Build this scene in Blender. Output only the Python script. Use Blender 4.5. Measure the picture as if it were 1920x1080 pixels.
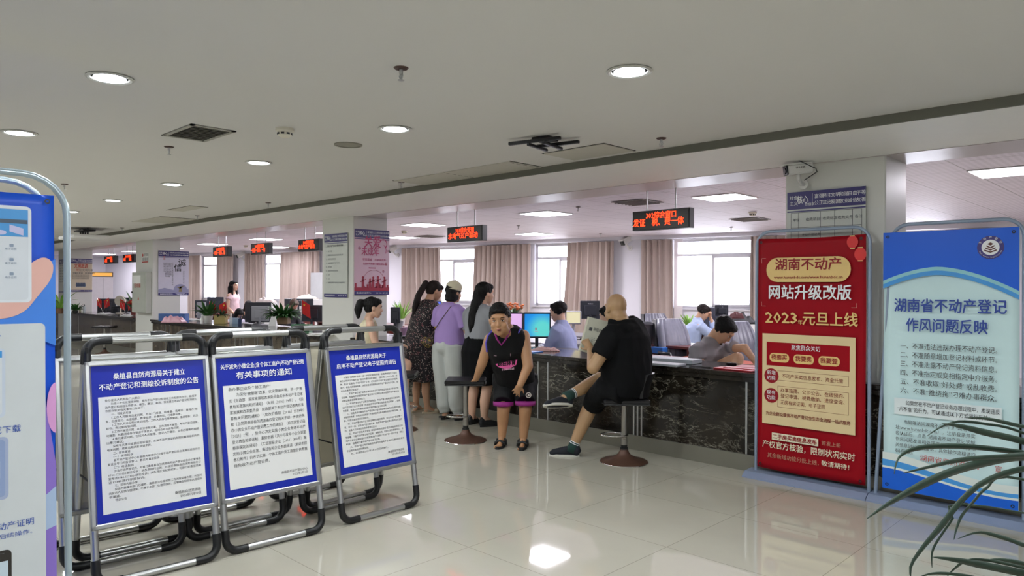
import bpy, bmesh, math, random
from mathutils import Vector as V, Matrix, noise, Euler
from math import sin, cos, pi, radians as R, sqrt, atan2
random.seed(7)
for o in list(bpy.data.objects): bpy.data.objects.remove(o)
SC = bpy.context.scene; COL = SC.collection

# ---------------------------------------------------------------- camera
YAW, ROLL, FPX, CAMH = R(44.22), R(.24), 1361., 1.5
FW = V((-sin(YAW), cos(YAW), 0)); _r0 = V((cos(YAW), sin(YAW), 0)); _u0 = V((0, 0, 1))
RT = _r0*cos(ROLL) + _u0*sin(ROLL); UP = _u0*cos(ROLL) - _r0*sin(ROLL); CAM = V((0, 0, CAMH))
cd = bpy.data.cameras.new('camera'); cam = bpy.data.objects.new('camera', cd); COL.objects.link(cam)
cd.sensor_width = 36; cd.lens = FPX/1920*36; cd.clip_start = .05; cd.clip_end = 300
cam.matrix_world = Matrix(((RT.x, UP.x, -FW.x, 0), (RT.y, UP.y, -FW.y, 0), (RT.z, UP.z, -FW.z, CAMH), (0, 0, 0, 1)))
SC.camera = cam
# ---------------------------------------------------------------- world, exposure
SC.view_settings.view_transform = 'Standard'; SC.view_settings.look = 'None'
SC.view_settings.exposure = 0.0; SC.view_settings.gamma = 1.0; SC.view_settings.use_curve_mapping = False
W = bpy.data.worlds.new('world'); SC.world = W; W.use_nodes = True
bg = W.node_tree.nodes['Background']; bg.inputs[0].default_value = (.86, .88, 1, 1); bg.inputs[1].default_value = 24
DOWN_W, PANEL_W, DISC_E, PANEL_E = 19.5, 52.0, 14.0, 7.0     # lamp powers (watts) and diffuser brightness
try:
    SC.cycles.max_bounces = 10; SC.cycles.diffuse_bounces = 5; SC.cycles.sample_clamp_indirect = 6
    SC.cycles.caustics_reflective = False; SC.cycles.caustics_refractive = False
except Exception: pass

def pt(px, py, x=None, y=None, z=None, d=None):
    "a point of the place seen at this spot of the photo, on a known plane or at a known distance"
    v = FW + RT*((px-960)/FPX) + UP*((540-py)/FPX)
    if x is not None: return CAM + v*(x/v.x)
    if y is not None: return CAM + v*(y/v.y)
    if z is not None: return CAM + v*((z-CAMH)/v.z)
    return CAM + v*d

# ---------------------------------------------------------------- materials
MC = {}
def lin(c):
    if isinstance(c, str):
        c = [int(c[i:i+2], 16)/255 for i in (0, 2, 4)]
    return tuple((x/12.92 if x <= .04045 else ((x+.055)/1.055)**2.4) for x in c[:3])
def mat(name, col, rough=.5, metal=0, emit=0, coat=0, var=.06, vs=8, bump=0, bs=60, spec=.5, alpha=1, sss=0, trans=0, sheen=0):
    if name in MC: return MC[name]
    m = bpy.data.materials.new(name); m.use_nodes = True; N = m.node_tree.nodes; L = m.node_tree.links
    b = N['Principled BSDF']; c = lin(col)
    b.inputs['Roughness'].default_value = rough; b.inputs['Metallic'].default_value = metal
    b.inputs['Specular IOR Level'].default_value = spec; b.inputs['Coat Weight'].default_value = coat
    b.inputs['Coat Roughness'].default_value = .06; b.inputs['Alpha'].default_value = alpha
    b.inputs['Transmission Weight'].default_value = trans; b.inputs['Sheen Weight'].default_value = sheen
    if sss: b.inputs['Subsurface Weight'].default_value = sss; b.inputs['Subsurface Radius'].default_value = (.02, .008, .004)
    if var:
        tc = N.new('ShaderNodeTexCoord'); no = N.new('ShaderNodeTexNoise'); no.inputs['Scale'].default_value = vs; no.inputs['Detail'].default_value = 3
        L.new(tc.outputs['Object'], no.inputs['Vector'])
        mx = N.new('ShaderNodeMix'); mx.data_type = 'RGBA'
        mx.inputs[6].default_value = tuple(x*(1-var) for x in c)+(1,); mx.inputs[7].default_value = tuple(min(1, x*(1+var)) for x in c)+(1,)
        L.new(no.outputs['Fac'], mx.inputs[0]); L.new(mx.outputs[2], b.inputs['Base Color'])
    else: b.inputs['Base Color'].default_value = c+(1,)
    if bump:
        tc = N.new('ShaderNodeTexCoord'); no = N.new('ShaderNodeTexNoise'); no.inputs['Scale'].default_value = bs
        bp = N.new('ShaderNodeBump'); bp.inputs['Strength'].default_value = bump; bp.inputs['Distance'].default_value = .01
        L.new(tc.outputs['Object'], no.inputs['Vector']); L.new(no.outputs['Fac'], bp.inputs['Height']); L.new(bp.outputs[0], b.inputs['Normal'])
    if emit: b.inputs['Emission Color'].default_value = c+(1,); b.inputs['Emission Strength'].default_value = emit
    MC[name] = m; return m

# ---------------------------------------------------------------- mesh builder
ROOT = {}
class MB:
    def __init__(s, M=None): s.v = []; s.f = []; s.m = []; s.M = M or Matrix(); s.mi = 0
    def add(s, vs, fs):
        n = len(s.v); s.v += [s.M @ V(p) for p in vs]; s.f += [[i+n for i in f] for f in fs]; s.m += [s.mi]*len(fs); return s
    def box(s, c, d, rz=0, rx=0, ry=0, bev=0):
        c = V(c); x, y, z = d[0]/2, d[1]/2, d[2]/2; E = Euler((rx, ry, rz)).to_matrix()
        if bev:
            k = min(bev, x*.49, y*.49, z*.49); P = []; idx = {}
            for sx in (-1, 1):
                for sy in (-1, 1):
                    for sz in (-1, 1):
                        for a in range(3):
                            q = [sx*x, sy*y, sz*z]
                            for b in range(3):
                                if b != a: q[b] -= (sx, sy, sz)[b]*k
                            idx[(sx, sy, sz, a)] = len(P); P.append(c+E@V(q))
            F = []
            for a in range(3):
                b, e = (a+1) % 3, (a+2) % 3
                for sa in (-1, 1):
                    q = []
                    for sb, se in ((-1, -1), (1, -1), (1, 1), (-1, 1)):
                        k3 = [0, 0, 0]; k3[a] = sa; k3[b] = sb; k3[e] = se; q.append(idx[(*k3, a)])
                    F.append(q if sa > 0 else q[::-1])
                for sb in (-1, 1):
                    for se in (-1, 1):
                        k1 = [0, 0, 0]; k1[b] = sb; k1[e] = se
                        p = []
                        for sa in (-1, 1): k1[a] = sa; p.append((tuple(k1)))
                        q = [idx[(*p[0], b)], idx[(*p[1], b)], idx[(*p[1], e)], idx[(*p[0], e)]]
                        F.append(q if sb*se < 0 else q[::-1])
            for sx in (-1, 1):
                for sy in (-1, 1):
                    for sz in (-1, 1):
                        q = [idx[(sx, sy, sz, i)] for i in range(3)]; F.append(q if sx*sy*sz > 0 else q[::-1])
            return s.add(P, F)
        P = [c+E@V((i*x, j*y, k*z)) for i, j, k in ((-1,-1,-1),(1,-1,-1),(1,1,-1),(-1,1,-1),(-1,-1,1),(1,-1,1),(1,1,1),(-1,1,1))]
        return s.add(P, [(0,3,2,1),(4,5,6,7),(0,1,5,4),(1,2,6,5),(2,3,7,6),(3,0,4,7)])
    def bb(s, x0, x1, y0, y1, z0, z1, bev=0): return s.box(((x0+x1)/2, (y0+y1)/2, (z0+z1)/2), (x1-x0, y1-y0, z1-z0), bev=bev)
    def rings(s, R_, cap=True, close=False):
        n = len(R_[0]); P = [p for r in R_ for p in r]; F = []
        for k in range(len(R_)-1):
            for i in range(n):
                j = (i+1) % n; F.append((k*n+i, k*n+j, (k+1)*n+j, (k+1)*n+i))
        if close:
            k = len(R_)-1
            for i in range(n): j = (i+1) % n; F.append((k*n+i, k*n+j, j, i))
        elif cap: F.append(tuple(range(n))[::-1]); F.append(tuple((len(R_)-1)*n+i for i in range(n)))
        return s.add(P, F)
    def cyl(s, a, b, r, r2=None, n=16):
        a = V(a); b = V(b); r2 = r if r2 is None else r2; t = (b-a).normalized(); x = t.orthogonal().normalized(); y = t.cross(x)
        return s.rings([[c+x*(rr*cos(2*pi*i/n))+y*(rr*sin(2*pi*i/n)) for i in range(n)] for c, rr in ((a, r), (b, r2))])
    def tube(s, path, r, n=10, close=False, flat=None):
        path = [V(p) for p in path]; R_ = []; m = len(path); rad = r if hasattr(r, '__len__') else [r]*m; x = None
        for i, p in enumerate(path):
            a = path[i-1] if (i or close) else p; b = path[(i+1) % m] if (i < m-1 or close) else p; t = (b-a).normalized()
            if x is None: x = t.orthogonal().normalized()
            else:
                x = x-t*x.dot(t); x = x.normalized() if x.length > 1e-6 else t.orthogonal().normalized()
            y = t.cross(x); R_.append([p+x*(rad[i]*cos(2*pi*k/n))+y*(rad[i]*sin(2*pi*k/n)) for k in range(n)])
        return s.rings(R_, close=close)
    def lathe(s, prof, c=(0, 0, 0), n=24, ax=None):
        c = V(c)
        return s.rings([[c+V((r*cos(2*pi*i/n), r*sin(2*pi*i/n), z)) for i in range(n)] for r, z in prof])
    def ell(s, c, r, E=None, n=14, m=9):
        c = V(c); E = E or Matrix.Identity(3); r = r if hasattr(r, '__len__') else (r, r, r); R_ = []
        for k in range(1, m):
            a = pi*k/m; R_.append([c+E@V((r[0]*sin(a)*cos(2*pi*i/n), r[1]*sin(a)*sin(2*pi*i/n), -r[2]*cos(a))) for i in range(n)])
        n0 = len(s.v); s.rings(R_, cap=False)
        b = len(s.v); s.v += [s.M @ (c+E@V((0, 0, -r[2]))), s.M @ (c+E@V((0, 0, r[2])))]
        for i in range(n):
            j = (i+1) % n; s.f.append([n0+j, n0+i, b]); s.f.append([n0+(m-2)*n+i, n0+(m-2)*n+j, b+1]); s.m += [s.mi]*2
        return s
    def cap(s, a, b, ra, rb=None, n=12):
        a = V(a); b = V(b); rb = ra if rb is None else rb; t = b-a; L = t.length
        if L < 1e-5: return s.ell(a, ra)
        t /= L; x = t.orthogonal().normalized(); y = t.cross(x); pr = []
        for k in range(1, 5): q = pi/2*(1-k/4); pr.append((-ra*sin(q), ra*cos(q)))
        pr[-1] = (0, ra)
        for k in range(0, 4): q = pi/2*k/4; pr.append((L+rb*sin(q), rb*cos(q)))
        return s.rings([[a+t*h+x*(q*cos(2*pi*i/n))+y*(q*sin(2*pi*i/n)) for i in range(n)] for h, q in pr])
    def limb(s, pts, rad):
        for i in range(len(pts)-1): s.cap(pts[i], pts[i+1], rad[i], rad[i+1])
        return s
    def loft(s, rg, side, n=20, p=2.0):
        "rg: (centre, half width along side, half depth)"
        side = V(side).normalized(); C = [V(g[0]) for g in rg]; R_ = []
        for i, g in enumerate(rg):
            t = (C[min(i+1, len(C)-1)]-C[max(i-1, 0)]).normalized(); x = (side-t*side.dot(t)).normalized(); y = t.cross(x); r = []
            for k in range(n):
                a = 2*pi*k/n; ca, sa = cos(a), sin(a)
                r.append(C[i]+x*(g[1]*abs(ca)**(2/p)*(1 if ca > 0 else -1))+y*(g[2]*abs(sa)**(2/p)*(1 if sa > 0 else -1)))
            R_.append(r)
        return s.rings(R_)
    def prism(s, poly, z0, z1):
        n = len(poly); P = [V((p[0], p[1], z0)) for p in poly]+[V((p[0], p[1], z1)) for p in poly]
        return s.add(P, [tuple(range(n))[::-1], tuple(range(n, 2*n))]+[(i, (i+1) % n, (i+1) % n+n, i+n) for i in range(n)])
    def quad(s, *p): return s.add(p, [tuple(range(len(p)))])
    def rect(s, x0, y0, x1, y1, z=0): return s.quad((x0, y0, z), (x1, y0, z), (x1, y1, z), (x0, y1, z))
    def rrect(s, x0, y0, x1, y1, r, z=0, n=5):
        P = []
        for cx, cy, a0 in ((x1-r, y0+r, -90), (x1-r, y1-r, 0), (x0+r, y1-r, 90), (x0+r, y0+r, 180)):
            for k in range(n+1): a = R(a0+90*k/n); P.append((cx+r*cos(a), cy+r*sin(a), z))
        return s.quad(*P)
    def disc(s, x, y, r, z=0, n=20, ry=None): return s.quad(*[(x+r*cos(2*pi*i/n), y+(ry or r)*sin(2*pi*i/n), z) for i in range(n)])
    def ring2(s, x, y, r0, r1, z=0, n=28, a0=0, a1=360):
        P = []; F = []
        for i in range(n+1):
            a = R(a0+(a1-a0)*i/n); P += [(x+r0*cos(a), y+r0*sin(a), z), (x+r1*cos(a), y+r1*sin(a), z)]
            if i: F.append((2*i-2, 2*i-1, 2*i+1, 2*i))
        return s.add(P, F)
    def build(s, name, mats, parent=None, world=False, smooth=False, root=None):
        me = bpy.data.meshes.new(name); vs = s.v
        if world and parent is not None:
            I = ROOT[parent.name].inverted(); vs = [I @ p for p in vs]
        me.from_pydata([tuple(p) for p in vs], [], s.f)
        for m in (mats if isinstance(mats, (list, tuple)) else [mats]): me.materials.append(m)
        for i, p in enumerate(me.polygons): p.material_index = s.m[i]; p.use_smooth = smooth
        if smooth == 'auto':
            pass
        o = bpy.data.objects.new(name, me); COL.objects.link(o)
        if parent is not None: o.parent = parent; ROOT[o.name] = ROOT[parent.name]
        else: ROOT[o.name] = Matrix()
        return o

def sharp(o, ang=40):
    me = o.data
    for p in me.polygons: p.use_smooth = True
    try: me.set_sharp_from_angle(angle=R(ang))
    except Exception: pass
    return o
def thing(name, label, cat, loc=(0, 0, 0), rz=0, group=None, M=None):
    o = bpy.data.objects.new(name, None); COL.objects.link(o); o.empty_display_size = .1
    M = M or (Matrix.Translation(V(loc)) @ Matrix.Rotation(rz, 4, 'Z')); o.matrix_world = M; ROOT[o.name] = M
    o['label'] = label; o['category'] = cat
    if group: o['group'] = group
    return o
def tag(o, label, cat, group=None):
    o['label'] = label; o['category'] = cat
    if group: o['group'] = group
    return o
def struct(name, mb, m, smooth=False):
    o = mb.build(name, m, smooth=smooth); o['kind'] = 'structure'; return o
def dup(o, M=None, label=None, parent=None, mats=None):
    c = o.copy(); COL.objects.link(c)
    if parent is not None: c.parent = parent
    if M is not None: c.matrix_world = M; ROOT[c.name] = M
    elif parent is not None: ROOT[c.name] = ROOT[parent.name]
    if label: c['label'] = label
    for ch in [x for x in KIDS.get(o.name, [])]: dup(ch, parent=c)
    return c
KIDS = {}
def snap_kids():
    KIDS.clear()
    for o in COL.objects:
        if o.parent: KIDS.setdefault(o.parent.name, []).append(o)
def TR(loc, rz=0): return Matrix.Translation(V(loc)) @ Matrix.Rotation(rz, 4, 'Z')

# solid organic shapes: overlapping primitives fused into one skin
def fuse(mb, name, mats, parent=None, vox=.008, sm=4, folds=None, world=True, paint=None):
    me = bpy.data.meshes.new(name); me.from_pydata([tuple(p) for p in mb.v], [], mb.f)
    o = bpy.data.objects.new('tmp', me); COL.objects.link(o)
    r = o.modifiers.new('r', 'REMESH'); r.mode = 'VOXEL'; r.voxel_size = vox; r.use_smooth_shade = True
    if sm: q = o.modifiers.new('s', 'SMOOTH'); q.factor = .5; q.iterations = sm
    dg = bpy.context.evaluated_depsgraph_get(); out = bpy.data.meshes.new_from_object(o.evaluated_get(dg))
    bpy.data.objects.remove(o); bpy.data.meshes.remove(me)
    out.name = name; out.materials.clear()
    for m in (mats if isinstance(mats, (list, tuple)) else [mats]): out.materials.append(m)
    if folds:
        amp, sc = folds; S = V(sc) if hasattr(sc, '__len__') else V((sc, sc, sc))
        for v in out.vertices:
            p = v.co; q = V((p.x*S.x, p.y*S.y, p.z*S.z)); v.co = p + v.normal*(amp*(1-2*abs(noise.noise(q)))*1.0)
    if paint:
        for p in out.polygons: p.material_index = paint(p.center)
    if world and parent is not None: out.transform(ROOT[parent.name].inverted())
    for p in out.polygons: p.use_smooth = True
    o = bpy.data.objects.new(name, out); COL.objects.link(o)
    if parent is not None: o.parent = parent; ROOT[o.name] = ROOT[parent.name]
    return o

# lettering
_tc = bpy.data.curves.new('lettering', 'FONT'); _to = bpy.data.objects.new('lettering_source', _tc)
_tc.resolution_u = 1; _tc.align_y = 'BOTTOM'
def text(mb, s, x, y, size, w=None, al='L', bold=0, z=.0012, vert=False, res=1):
    "text with its baseline box at x, y (local plane); w squeezes a line to that width"
    if vert:
        for i, ch in enumerate(s): text(mb, ch, x, y-i*size*1.15, size, al='C', bold=bold, z=z)
        return
    _tc.body = s; _tc.offset = 0; _tc.size = 1; _tc.resolution_u = res
    me = bpy.data.meshes.new_from_object(_to)
    if not me.vertices: return
    xs = [v.co.x for v in me.vertices]; x0, x1 = min(xs), max(xs); k = size; kx = size
    if w: kx = w/(x1-x0)
    ox = x if al == 'L' else (x-(x0+x1)/2*kx if al == 'C' else x-x1*kx)
    if al == 'L': ox = x-x0*kx*(1 if w else 0)
    F = [tuple(p.vertices) for p in me.polygons]; e = bold*.6
    for q, (a, c) in enumerate(((0, 0),) if not bold else ((-e, 0), (e, 0), (0, e*.8), (0, -e*.8))):
        mb.add([(ox+v.co.x*kx+a*size, y+v.co.y*k+c*size, z+q*.0003) for v in me.vertices], F)
    bpy.data.meshes.remove(me)
COL.objects.link(_to)
# ================================================================ materials of the place
def nodes(name, rough=.5):
    m = bpy.data.materials.new(name); m.use_nodes = True; MC[name] = m
    N = m.node_tree.nodes; L = m.node_tree.links; b = N['Principled BSDF']; b.inputs['Roughness'].default_value = rough
    tc = N.new('ShaderNodeTexCoord'); return m, N, L, b, tc
def ramp(N, L, src, stops):
    r = N.new('ShaderNodeValToRGB'); L.new(src, r.inputs[0]); e = r.color_ramp.elements
    while len(e) < len(stops): e.new(.5)
    for i, (p, c) in enumerate(stops): e[i].position = p; e[i].color = (tuple(c)+(1,)) if hasattr(c, '__len__') else (c, c, c, 1)
    return r.outputs[0]
def mixc(N, L, fac, a, b, mode='MIX'):
    m = N.new('ShaderNodeMix'); m.data_type = 'RGBA'; m.blend_type = mode
    for i, q in ((0, fac), (6, a), (7, b)):
        if hasattr(q, 'links') or hasattr(q, 'is_linked'): L.new(q, m.inputs[i])
        else: m.inputs[i].default_value = q if i == 0 else (tuple(q)+(1,))[:4]
    return m.outputs[2]
# polished floor tiles, .812 m
m, N, L, b, tc = nodes('polished_floor_tile', .035); M_FLOOR = m
mp = N.new('ShaderNodeMapping'); mp.inputs['Location'].default_value = (1.479, -3.65, 0); L.new(tc.outputs['Object'], mp.inputs[0])
br = N.new('ShaderNodeTexBrick'); br.offset = 0; br.squash = 1
for k, v in (('Scale', 1), ('Mortar Size', .0016), ('Mortar Smooth', 0), ('Brick Width', .812), ('Row Height', .812), ('Bias', 0)): br.inputs[k].default_value = v
c1 = lin('bab6a8'); br.inputs['Color1'].default_value = c1+(1,); br.inputs['Color2'].default_value = tuple(x*.955 for x in c1)+(1,); br.inputs['Mortar'].default_value = lin('5c574a')+(1,)
L.new(mp.outputs[0], br.inputs[0]); no = N.new('ShaderNodeTexNoise'); no.inputs['Scale'].default_value = 1.4; no.inputs['Detail'].default_value = 6; L.new(tc.outputs['Object'], no.inputs[0])
L.new(mixc(N, L, .35, br.outputs[0], ramp(N, L, no.outputs[0], [(.3, lin('aaa699')), (.7, lin('c4c0b2'))])), b.inputs['Base Color'])
b.inputs['IOR'].default_value = 1.6; b.inputs['Specular IOR Level'].default_value = .62
# dark veined marble
def marble(name, sc, vein, base0, base1, w=.012):
    m, N, L, b, tc = nodes(name, .12)
    n1 = N.new('ShaderNodeTexNoise'); n1.inputs['Scale'].default_value = 1.6*sc; n1.inputs['Detail'].default_value = 5; L.new(tc.outputs['Object'], n1.inputs[0])
    base = ramp(N, L, n1.outputs[0], [(.35, lin(base0)), (.68, lin(base1))])
    def veins(scale, w, mask_s, rot, st=3.):
        mp = N.new('ShaderNodeMapping'); mp.inputs['Rotation'].default_value = (0, rot, 0); mp.inputs['Scale'].default_value = (1, 1, st); L.new(tc.outputs['Object'], mp.inputs[0])
        dn = N.new('ShaderNodeTexNoise'); dn.inputs['Scale'].default_value = scale; dn.inputs['Detail'].default_value = 7; dn.inputs['Roughness'].default_value = .62; dn.inputs['Distortion'].default_value = .5; L.new(mp.outputs[0], dn.inputs['Vector'])
        v = ramp(N, L, dn.outputs['Fac'], [(.5-w, 0.), (.5, 1.), (.5+w, 0.)])
        mk = N.new('ShaderNodeTexNoise'); mk.inputs['Scale'].default_value = mask_s; mk.inputs['Detail'].default_value = 3; L.new(tc.outputs['Object'], mk.inputs[0])
        return mixc(N, L, 1., v, ramp(N, L, mk.outputs[0], [(.44, 0.), (.62, 1.)]), 'MULTIPLY')
    v1 = veins(1.3*sc, w*.7, 1.7, .55); v2 = veins(3.2*sc, w*1.3, 2.3, -.5, 2.)
    va = mixc(N, L, 1., v1, mixc(N, L, 1., v2, (.35, .35, .35), 'MULTIPLY'), 'ADD')
    L.new(mixc(N, L, va, base, lin(vein)), b.inputs['Base Color']); return m
M_MARBLE = marble('dark_veined_marble', 1.5, 'a8a595', '171411', '2e2922')
M_TOP = marble('dark_marble_top', 2.5, '6a665c', '1c1917', '35312b', .008); M_TOP.node_tree.nodes['Principled BSDF'].inputs['Roughness'].default_value = .1
M_BROWN = marble('brown_grained_marble', 3, '7a7264', '3a342b', '5f5547')
# office ceiling tiles
m, N, L, b, tc = nodes('lay_in_ceiling_tile', .6); M_TILE = m
mp = N.new('ShaderNodeMapping'); mp.inputs['Location'].default_value = (4.75, -8.1, 0); L.new(tc.outputs['Object'], mp.inputs[0])
br = N.new('ShaderNodeTexBrick'); br.offset = 0; br.squash = 1
for k, v in (('Scale', 1), ('Mortar Size', .004), ('Mortar Smooth', 0), ('Brick Width', .6), ('Row Height', .6), ('Bias', 0)): br.inputs[k].default_value = v
br.inputs['Color1'].default_value = lin('dfd8e2')+(1,); br.inputs['Color2'].default_value = lin('e3dce6')+(1,); br.inputs['Mortar'].default_value = lin('8f878d')+(1,)
L.new(mp.outputs[0], br.inputs[0]); wv = N.new('ShaderNodeTexWave'); wv.wave_type = 'BANDS'; wv.bands_direction = 'X'; wv.inputs['Scale'].default_value = 5.2; L.new(tc.outputs['Object'], wv.inputs[0])
L.new(mixc(N, L, .35, br.outputs[0], mixc(N, L, 1., br.outputs[0], ramp(N, L, wv.outputs[0], [(.42, .72), (.6, 1.)]), 'MULTIPLY')), b.inputs['Base Color'])
M_CEIL = mat('hall_ceiling_paint', 'd6d5d2', .75, var=.02, vs=1.2)
M_WALL = mat('white_wall_paint', 'dddde4', .7, var=.02, vs=1.5)
M_PILLAR = mat('pillar_paint', 'd2d2cd', .42, var=.02, vs=2)
M_BAND = mat('grey_shadow_trim', '6a6a60', .8)  # contact shadow at the ceiling edge is put into this dark trim colour
M_SOFFIT = mat('soffit_paint', 'efefeb', .6, var=.02)
M_GLOSS = mat('glossy_soffit_board', 'b5adad', .33, var=.05, vs=2, spec=.7)
M_ALU = mat('brushed_aluminium', 'c4c6c6', .33, 1, var=.03, vs=30)
M_STEEL = mat('satin_steel_plinth', '8e8c80', .38, .6, var=.05, vs=5)
M_CHROME = mat('chrome', 'cfcfcf', .12, 1)
M_BLACKP = mat('black_plastic', '101214', .42)
M_BLACKG = mat('glossy_black_plastic', '0c0d10', .2)
M_WHITEP = mat('white_plastic', 'd9d9d6', .4)
M_GREYP = mat('grey_plastic', '8f9296', .45)
M_FRAME = mat('white_window_frame', 'cfcfd3', .4)
M_SKIN = mat('skin', 'c69a7c', .5, var=.05, vs=12, sss=.08); M_SKIND = mat('tanned_skin', 'b08460', .48, var=.06, vs=12, sss=.08); M_SKINL = mat('pale_skin', 'd9b097', .5, var=.05, vs=12, sss=.08)
M_HAIR = mat('black_hair', '0b0a0a', .55, var=.3, vs=60, bump=.6, bs=150, spec=.25); M_HAIRB = mat('dark_brown_hair', '1c120f', .55, var=.3, vs=60, bump=.6, bs=150, spec=.25)
M_PAPER = mat('white_paper', 'dedfdc', .6, var=.02)

# ================================================================ the room
ZC, ZS, ZO = 2.545, 2.487, 2.65       # hall ceiling, soffit, office ceiling
YB, YF, YP0, YP1 = 4.66, 5.65, 5.72, 6.22
XL, XR = -31., 4.
b = MB(); b.quad((XL, -4.5, 0), (XR, -4.5, 0), (XR, 17, 0), (XL, 17, 0)); b.bb(XL, XR, -4.5, 17, -.2, -.005); struct('floor', b, M_FLOOR)
b = MB(); b.bb(XL, XR, -4.5, YB, ZC, ZC+.1); struct('ceiling', b, M_CEIL)
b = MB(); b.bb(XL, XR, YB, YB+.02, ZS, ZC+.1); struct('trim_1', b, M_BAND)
b = MB(); b.bb(XL, XR, YB+.02, YP0, ZS, ZS+.25); struct('trim_2', b, M_SOFFIT)
b = MB(); b.bb(XL, XR, YP0, YP1, ZS-.004, ZS+.25); struct('trim_3', b, M_GLOSS)
b = MB(); b.bb(XL, XR, YP1, YP1+.9, ZO, ZO+.1); struct('trim_4', b, M_WALL)
b = MB(); b.bb(XL, XR, YP1+.9, 17.5, ZO+.006, ZO+.1); struct('ceiling_office', b, M_TILE)
b = MB(); b.bb(XL, XR, -4.7, -4.5, 0, 2.8); struct('wall_back', b, M_WALL)
b = MB(); b.bb(XL-.2, XL, -4.7, 17, 0, 2.8); struct('wall_left', b, M_WALL)
b = MB(); b.bb(XR, XR+.2, -4.7, 17.6, 0, 2.8); struct('wall_right', b, M_WALL)
# pillars along the counter
PIL = []
for i, (x0, x1) in enumerate(((-2.505, -1.752), (-9.36, -8.555), (-17.0, -16.02), (-23.05, -22.05))):
    b = MB(); b.bb(x0, x1, YP0-(.07 if i else -.01), YP1+.0, 0, ZS+.02, bev=.008); o = struct('pillar', b, M_PILLAR); PIL.append((x0, x1))
# far wall, running at a slight angle, with window openings
WA = math.atan(.2); WO = V((-14, 12.6, 0)); WU = V((cos(WA), sin(WA), 0)); WN = V((-sin(WA), cos(WA), 0))
def wu(px):       # position along the far wall of a point seen at this x of the photo
    v = FW + RT*((px-960)/FPX); a = v.x*WN.x+v.y*WN.y; t = WO.dot(WN)/a; return (v*t-WO).dot(WU)
MW = Matrix.Translation(WO) @ Matrix.Rotation(WA, 4, 'Z')
WIN = [(wu(376), wu(430)), (wu(492), wu(552)), (wu(800), wu(897)), (wu(1002), wu(1094)), (wu(1262), wu(1412)), (wu(1475), wu(1600)), (wu(1680), wu(1790))]
ZSILL, ZTOP = 1.08, 2.56
b = MB(MW); e0 = wu(300)-9; prev = e0
for (a, c) in WIN: b.bb(prev, a, 0, .25, 0, 2.8); b.bb(a, c, 0, .25, 0, ZSILL); b.bb(a, c, 0, .25, ZTOP, 2.8); prev = c
b.bb(prev, prev+12, 0, .25, 0, 2.8); struct('wall_far', b, M_WALL)
M_GLASS = mat('window_glass', 'f4f8fa', .02, var=0, trans=1., alpha=.35)
for i, (a, c) in enumerate(WIN):
    t = thing('window_%d' % (i+1), 'x', 'window', M=MW @ Matrix.Translation((a, 0, 0))); del t['label'], t['category']; t['kind'] = 'structure'; w = c-a
    b = MB(); f = .05
    for (x0, x1, z0, z1) in ((0, w, ZSILL, ZSILL+f), (0, w, ZTOP-f, ZTOP), (0, f, ZSILL, ZTOP), (w-f, w, ZSILL, ZTOP), (0, w, 2.2, 2.2+f), (w*.5-.03, w*.5+.03, ZSILL, 2.2)): b.bb(x0, x1, .09, .15, z0, z1)
    b.build('window_frame', M_FRAME, t)
    b = MB(); x0, x1 = w*.5-.02, w-f
    for q in ((x0, x0+.045, ZSILL+f, 2.2), (x1-.045, x1, ZSILL+f, 2.2), (x0, x1, ZSILL+f, ZSILL+f+.045), (x0, x1, 2.155, 2.2)): b.bb(q[0], q[1], .07, .1, q[2], q[3])
    b.bb(x1-.03, x1-.01, .05, .07, 1.6, 1.7); b.build('window_sash', M_FRAME, t)
    b = MB(); b.bb(0, w, .118, .122, ZSILL, ZTOP); b.build('window_pane', M_GLASS, t)
    b = MB(); b.bb(-.03, w+.03, -.06, .08, ZSILL-.03, ZSILL); b.build('window_sill', M_FRAME, t)
    la = bpy.data.lights.new('window_portal', 'AREA'); la.shape = 'RECTANGLE'; la.size = w; la.size_y = ZTOP-ZSILL; la.cycles.is_portal = True
    lo = bpy.data.objects.new('window_portal', la); COL.objects.link(lo); lo.parent = t; lo.location = (w/2, .2, (ZSILL+ZTOP)/2); lo.rotation_euler = (R(-90), 0, 0)
# curtain rail trim
b = MB(MW); b.bb(e0, prev+12, -.16, 0, ZTOP+.02, ZO+.02); struct('trim_5', b, M_WALL)
# buildings outside
def facade(col):
    m, N, L, b, tc = nodes('facade_'+col, .8); mp = N.new('ShaderNodeMapping'); mp.inputs['Rotation'].default_value = (R(90), 0, 0); L.new(tc.outputs['Object'], mp.inputs[0])
    br = N.new('ShaderNodeTexBrick'); br.offset = 0
    for k, v in (('Scale', 1), ('Mortar Size', .7), ('Mortar Smooth', 0), ('Brick Width', 2.6), ('Row Height', 3.), ('Bias', 0)): br.inputs[k].default_value = v
    br.inputs['Color1'].default_value = lin('2c3236')+(1,); br.inputs['Color2'].default_value = lin('31363a')+(1,); br.inputs['Mortar'].default_value = lin(col)+(1,)
    L.new(mp.outputs[0], br.inputs[0]); L.new(br.outputs[0], b.inputs['Base Color']); return m
def block(label, x0, x1, dy, h, col, fl, base=-8):
    t = thing('building', label, 'building', M=MW @ Matrix.Translation((x0, dy, base)))
    w = x1-x0; b = MB(); b.bb(0, w, 0, 8, 0, h); b.build('wall', facade(col), t)
    b = MB(); b.bb(-.2, w+.2, -.2, 8.2, h, h+.3); b.build('roof', mat('roof_slab', 'a09a92', .8), t)
def wu2(px, dy):
    v = FW + RT*((px-960)/FPX); a = v.x*WN.x+v.y*WN.y; t = (WO.dot(WN)+dy)/a; return (v*t-WO).dot(WU)
block('tall tan apartment tower outside the wide bright window', wu2(1334, 40), wu2(1400, 40), 40, 60, '433f34', 8)
block('pale grey office block outside behind the middle window', wu2(1018, 60), wu2(1058, 60), 60, 16, '545352', 6)
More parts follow.
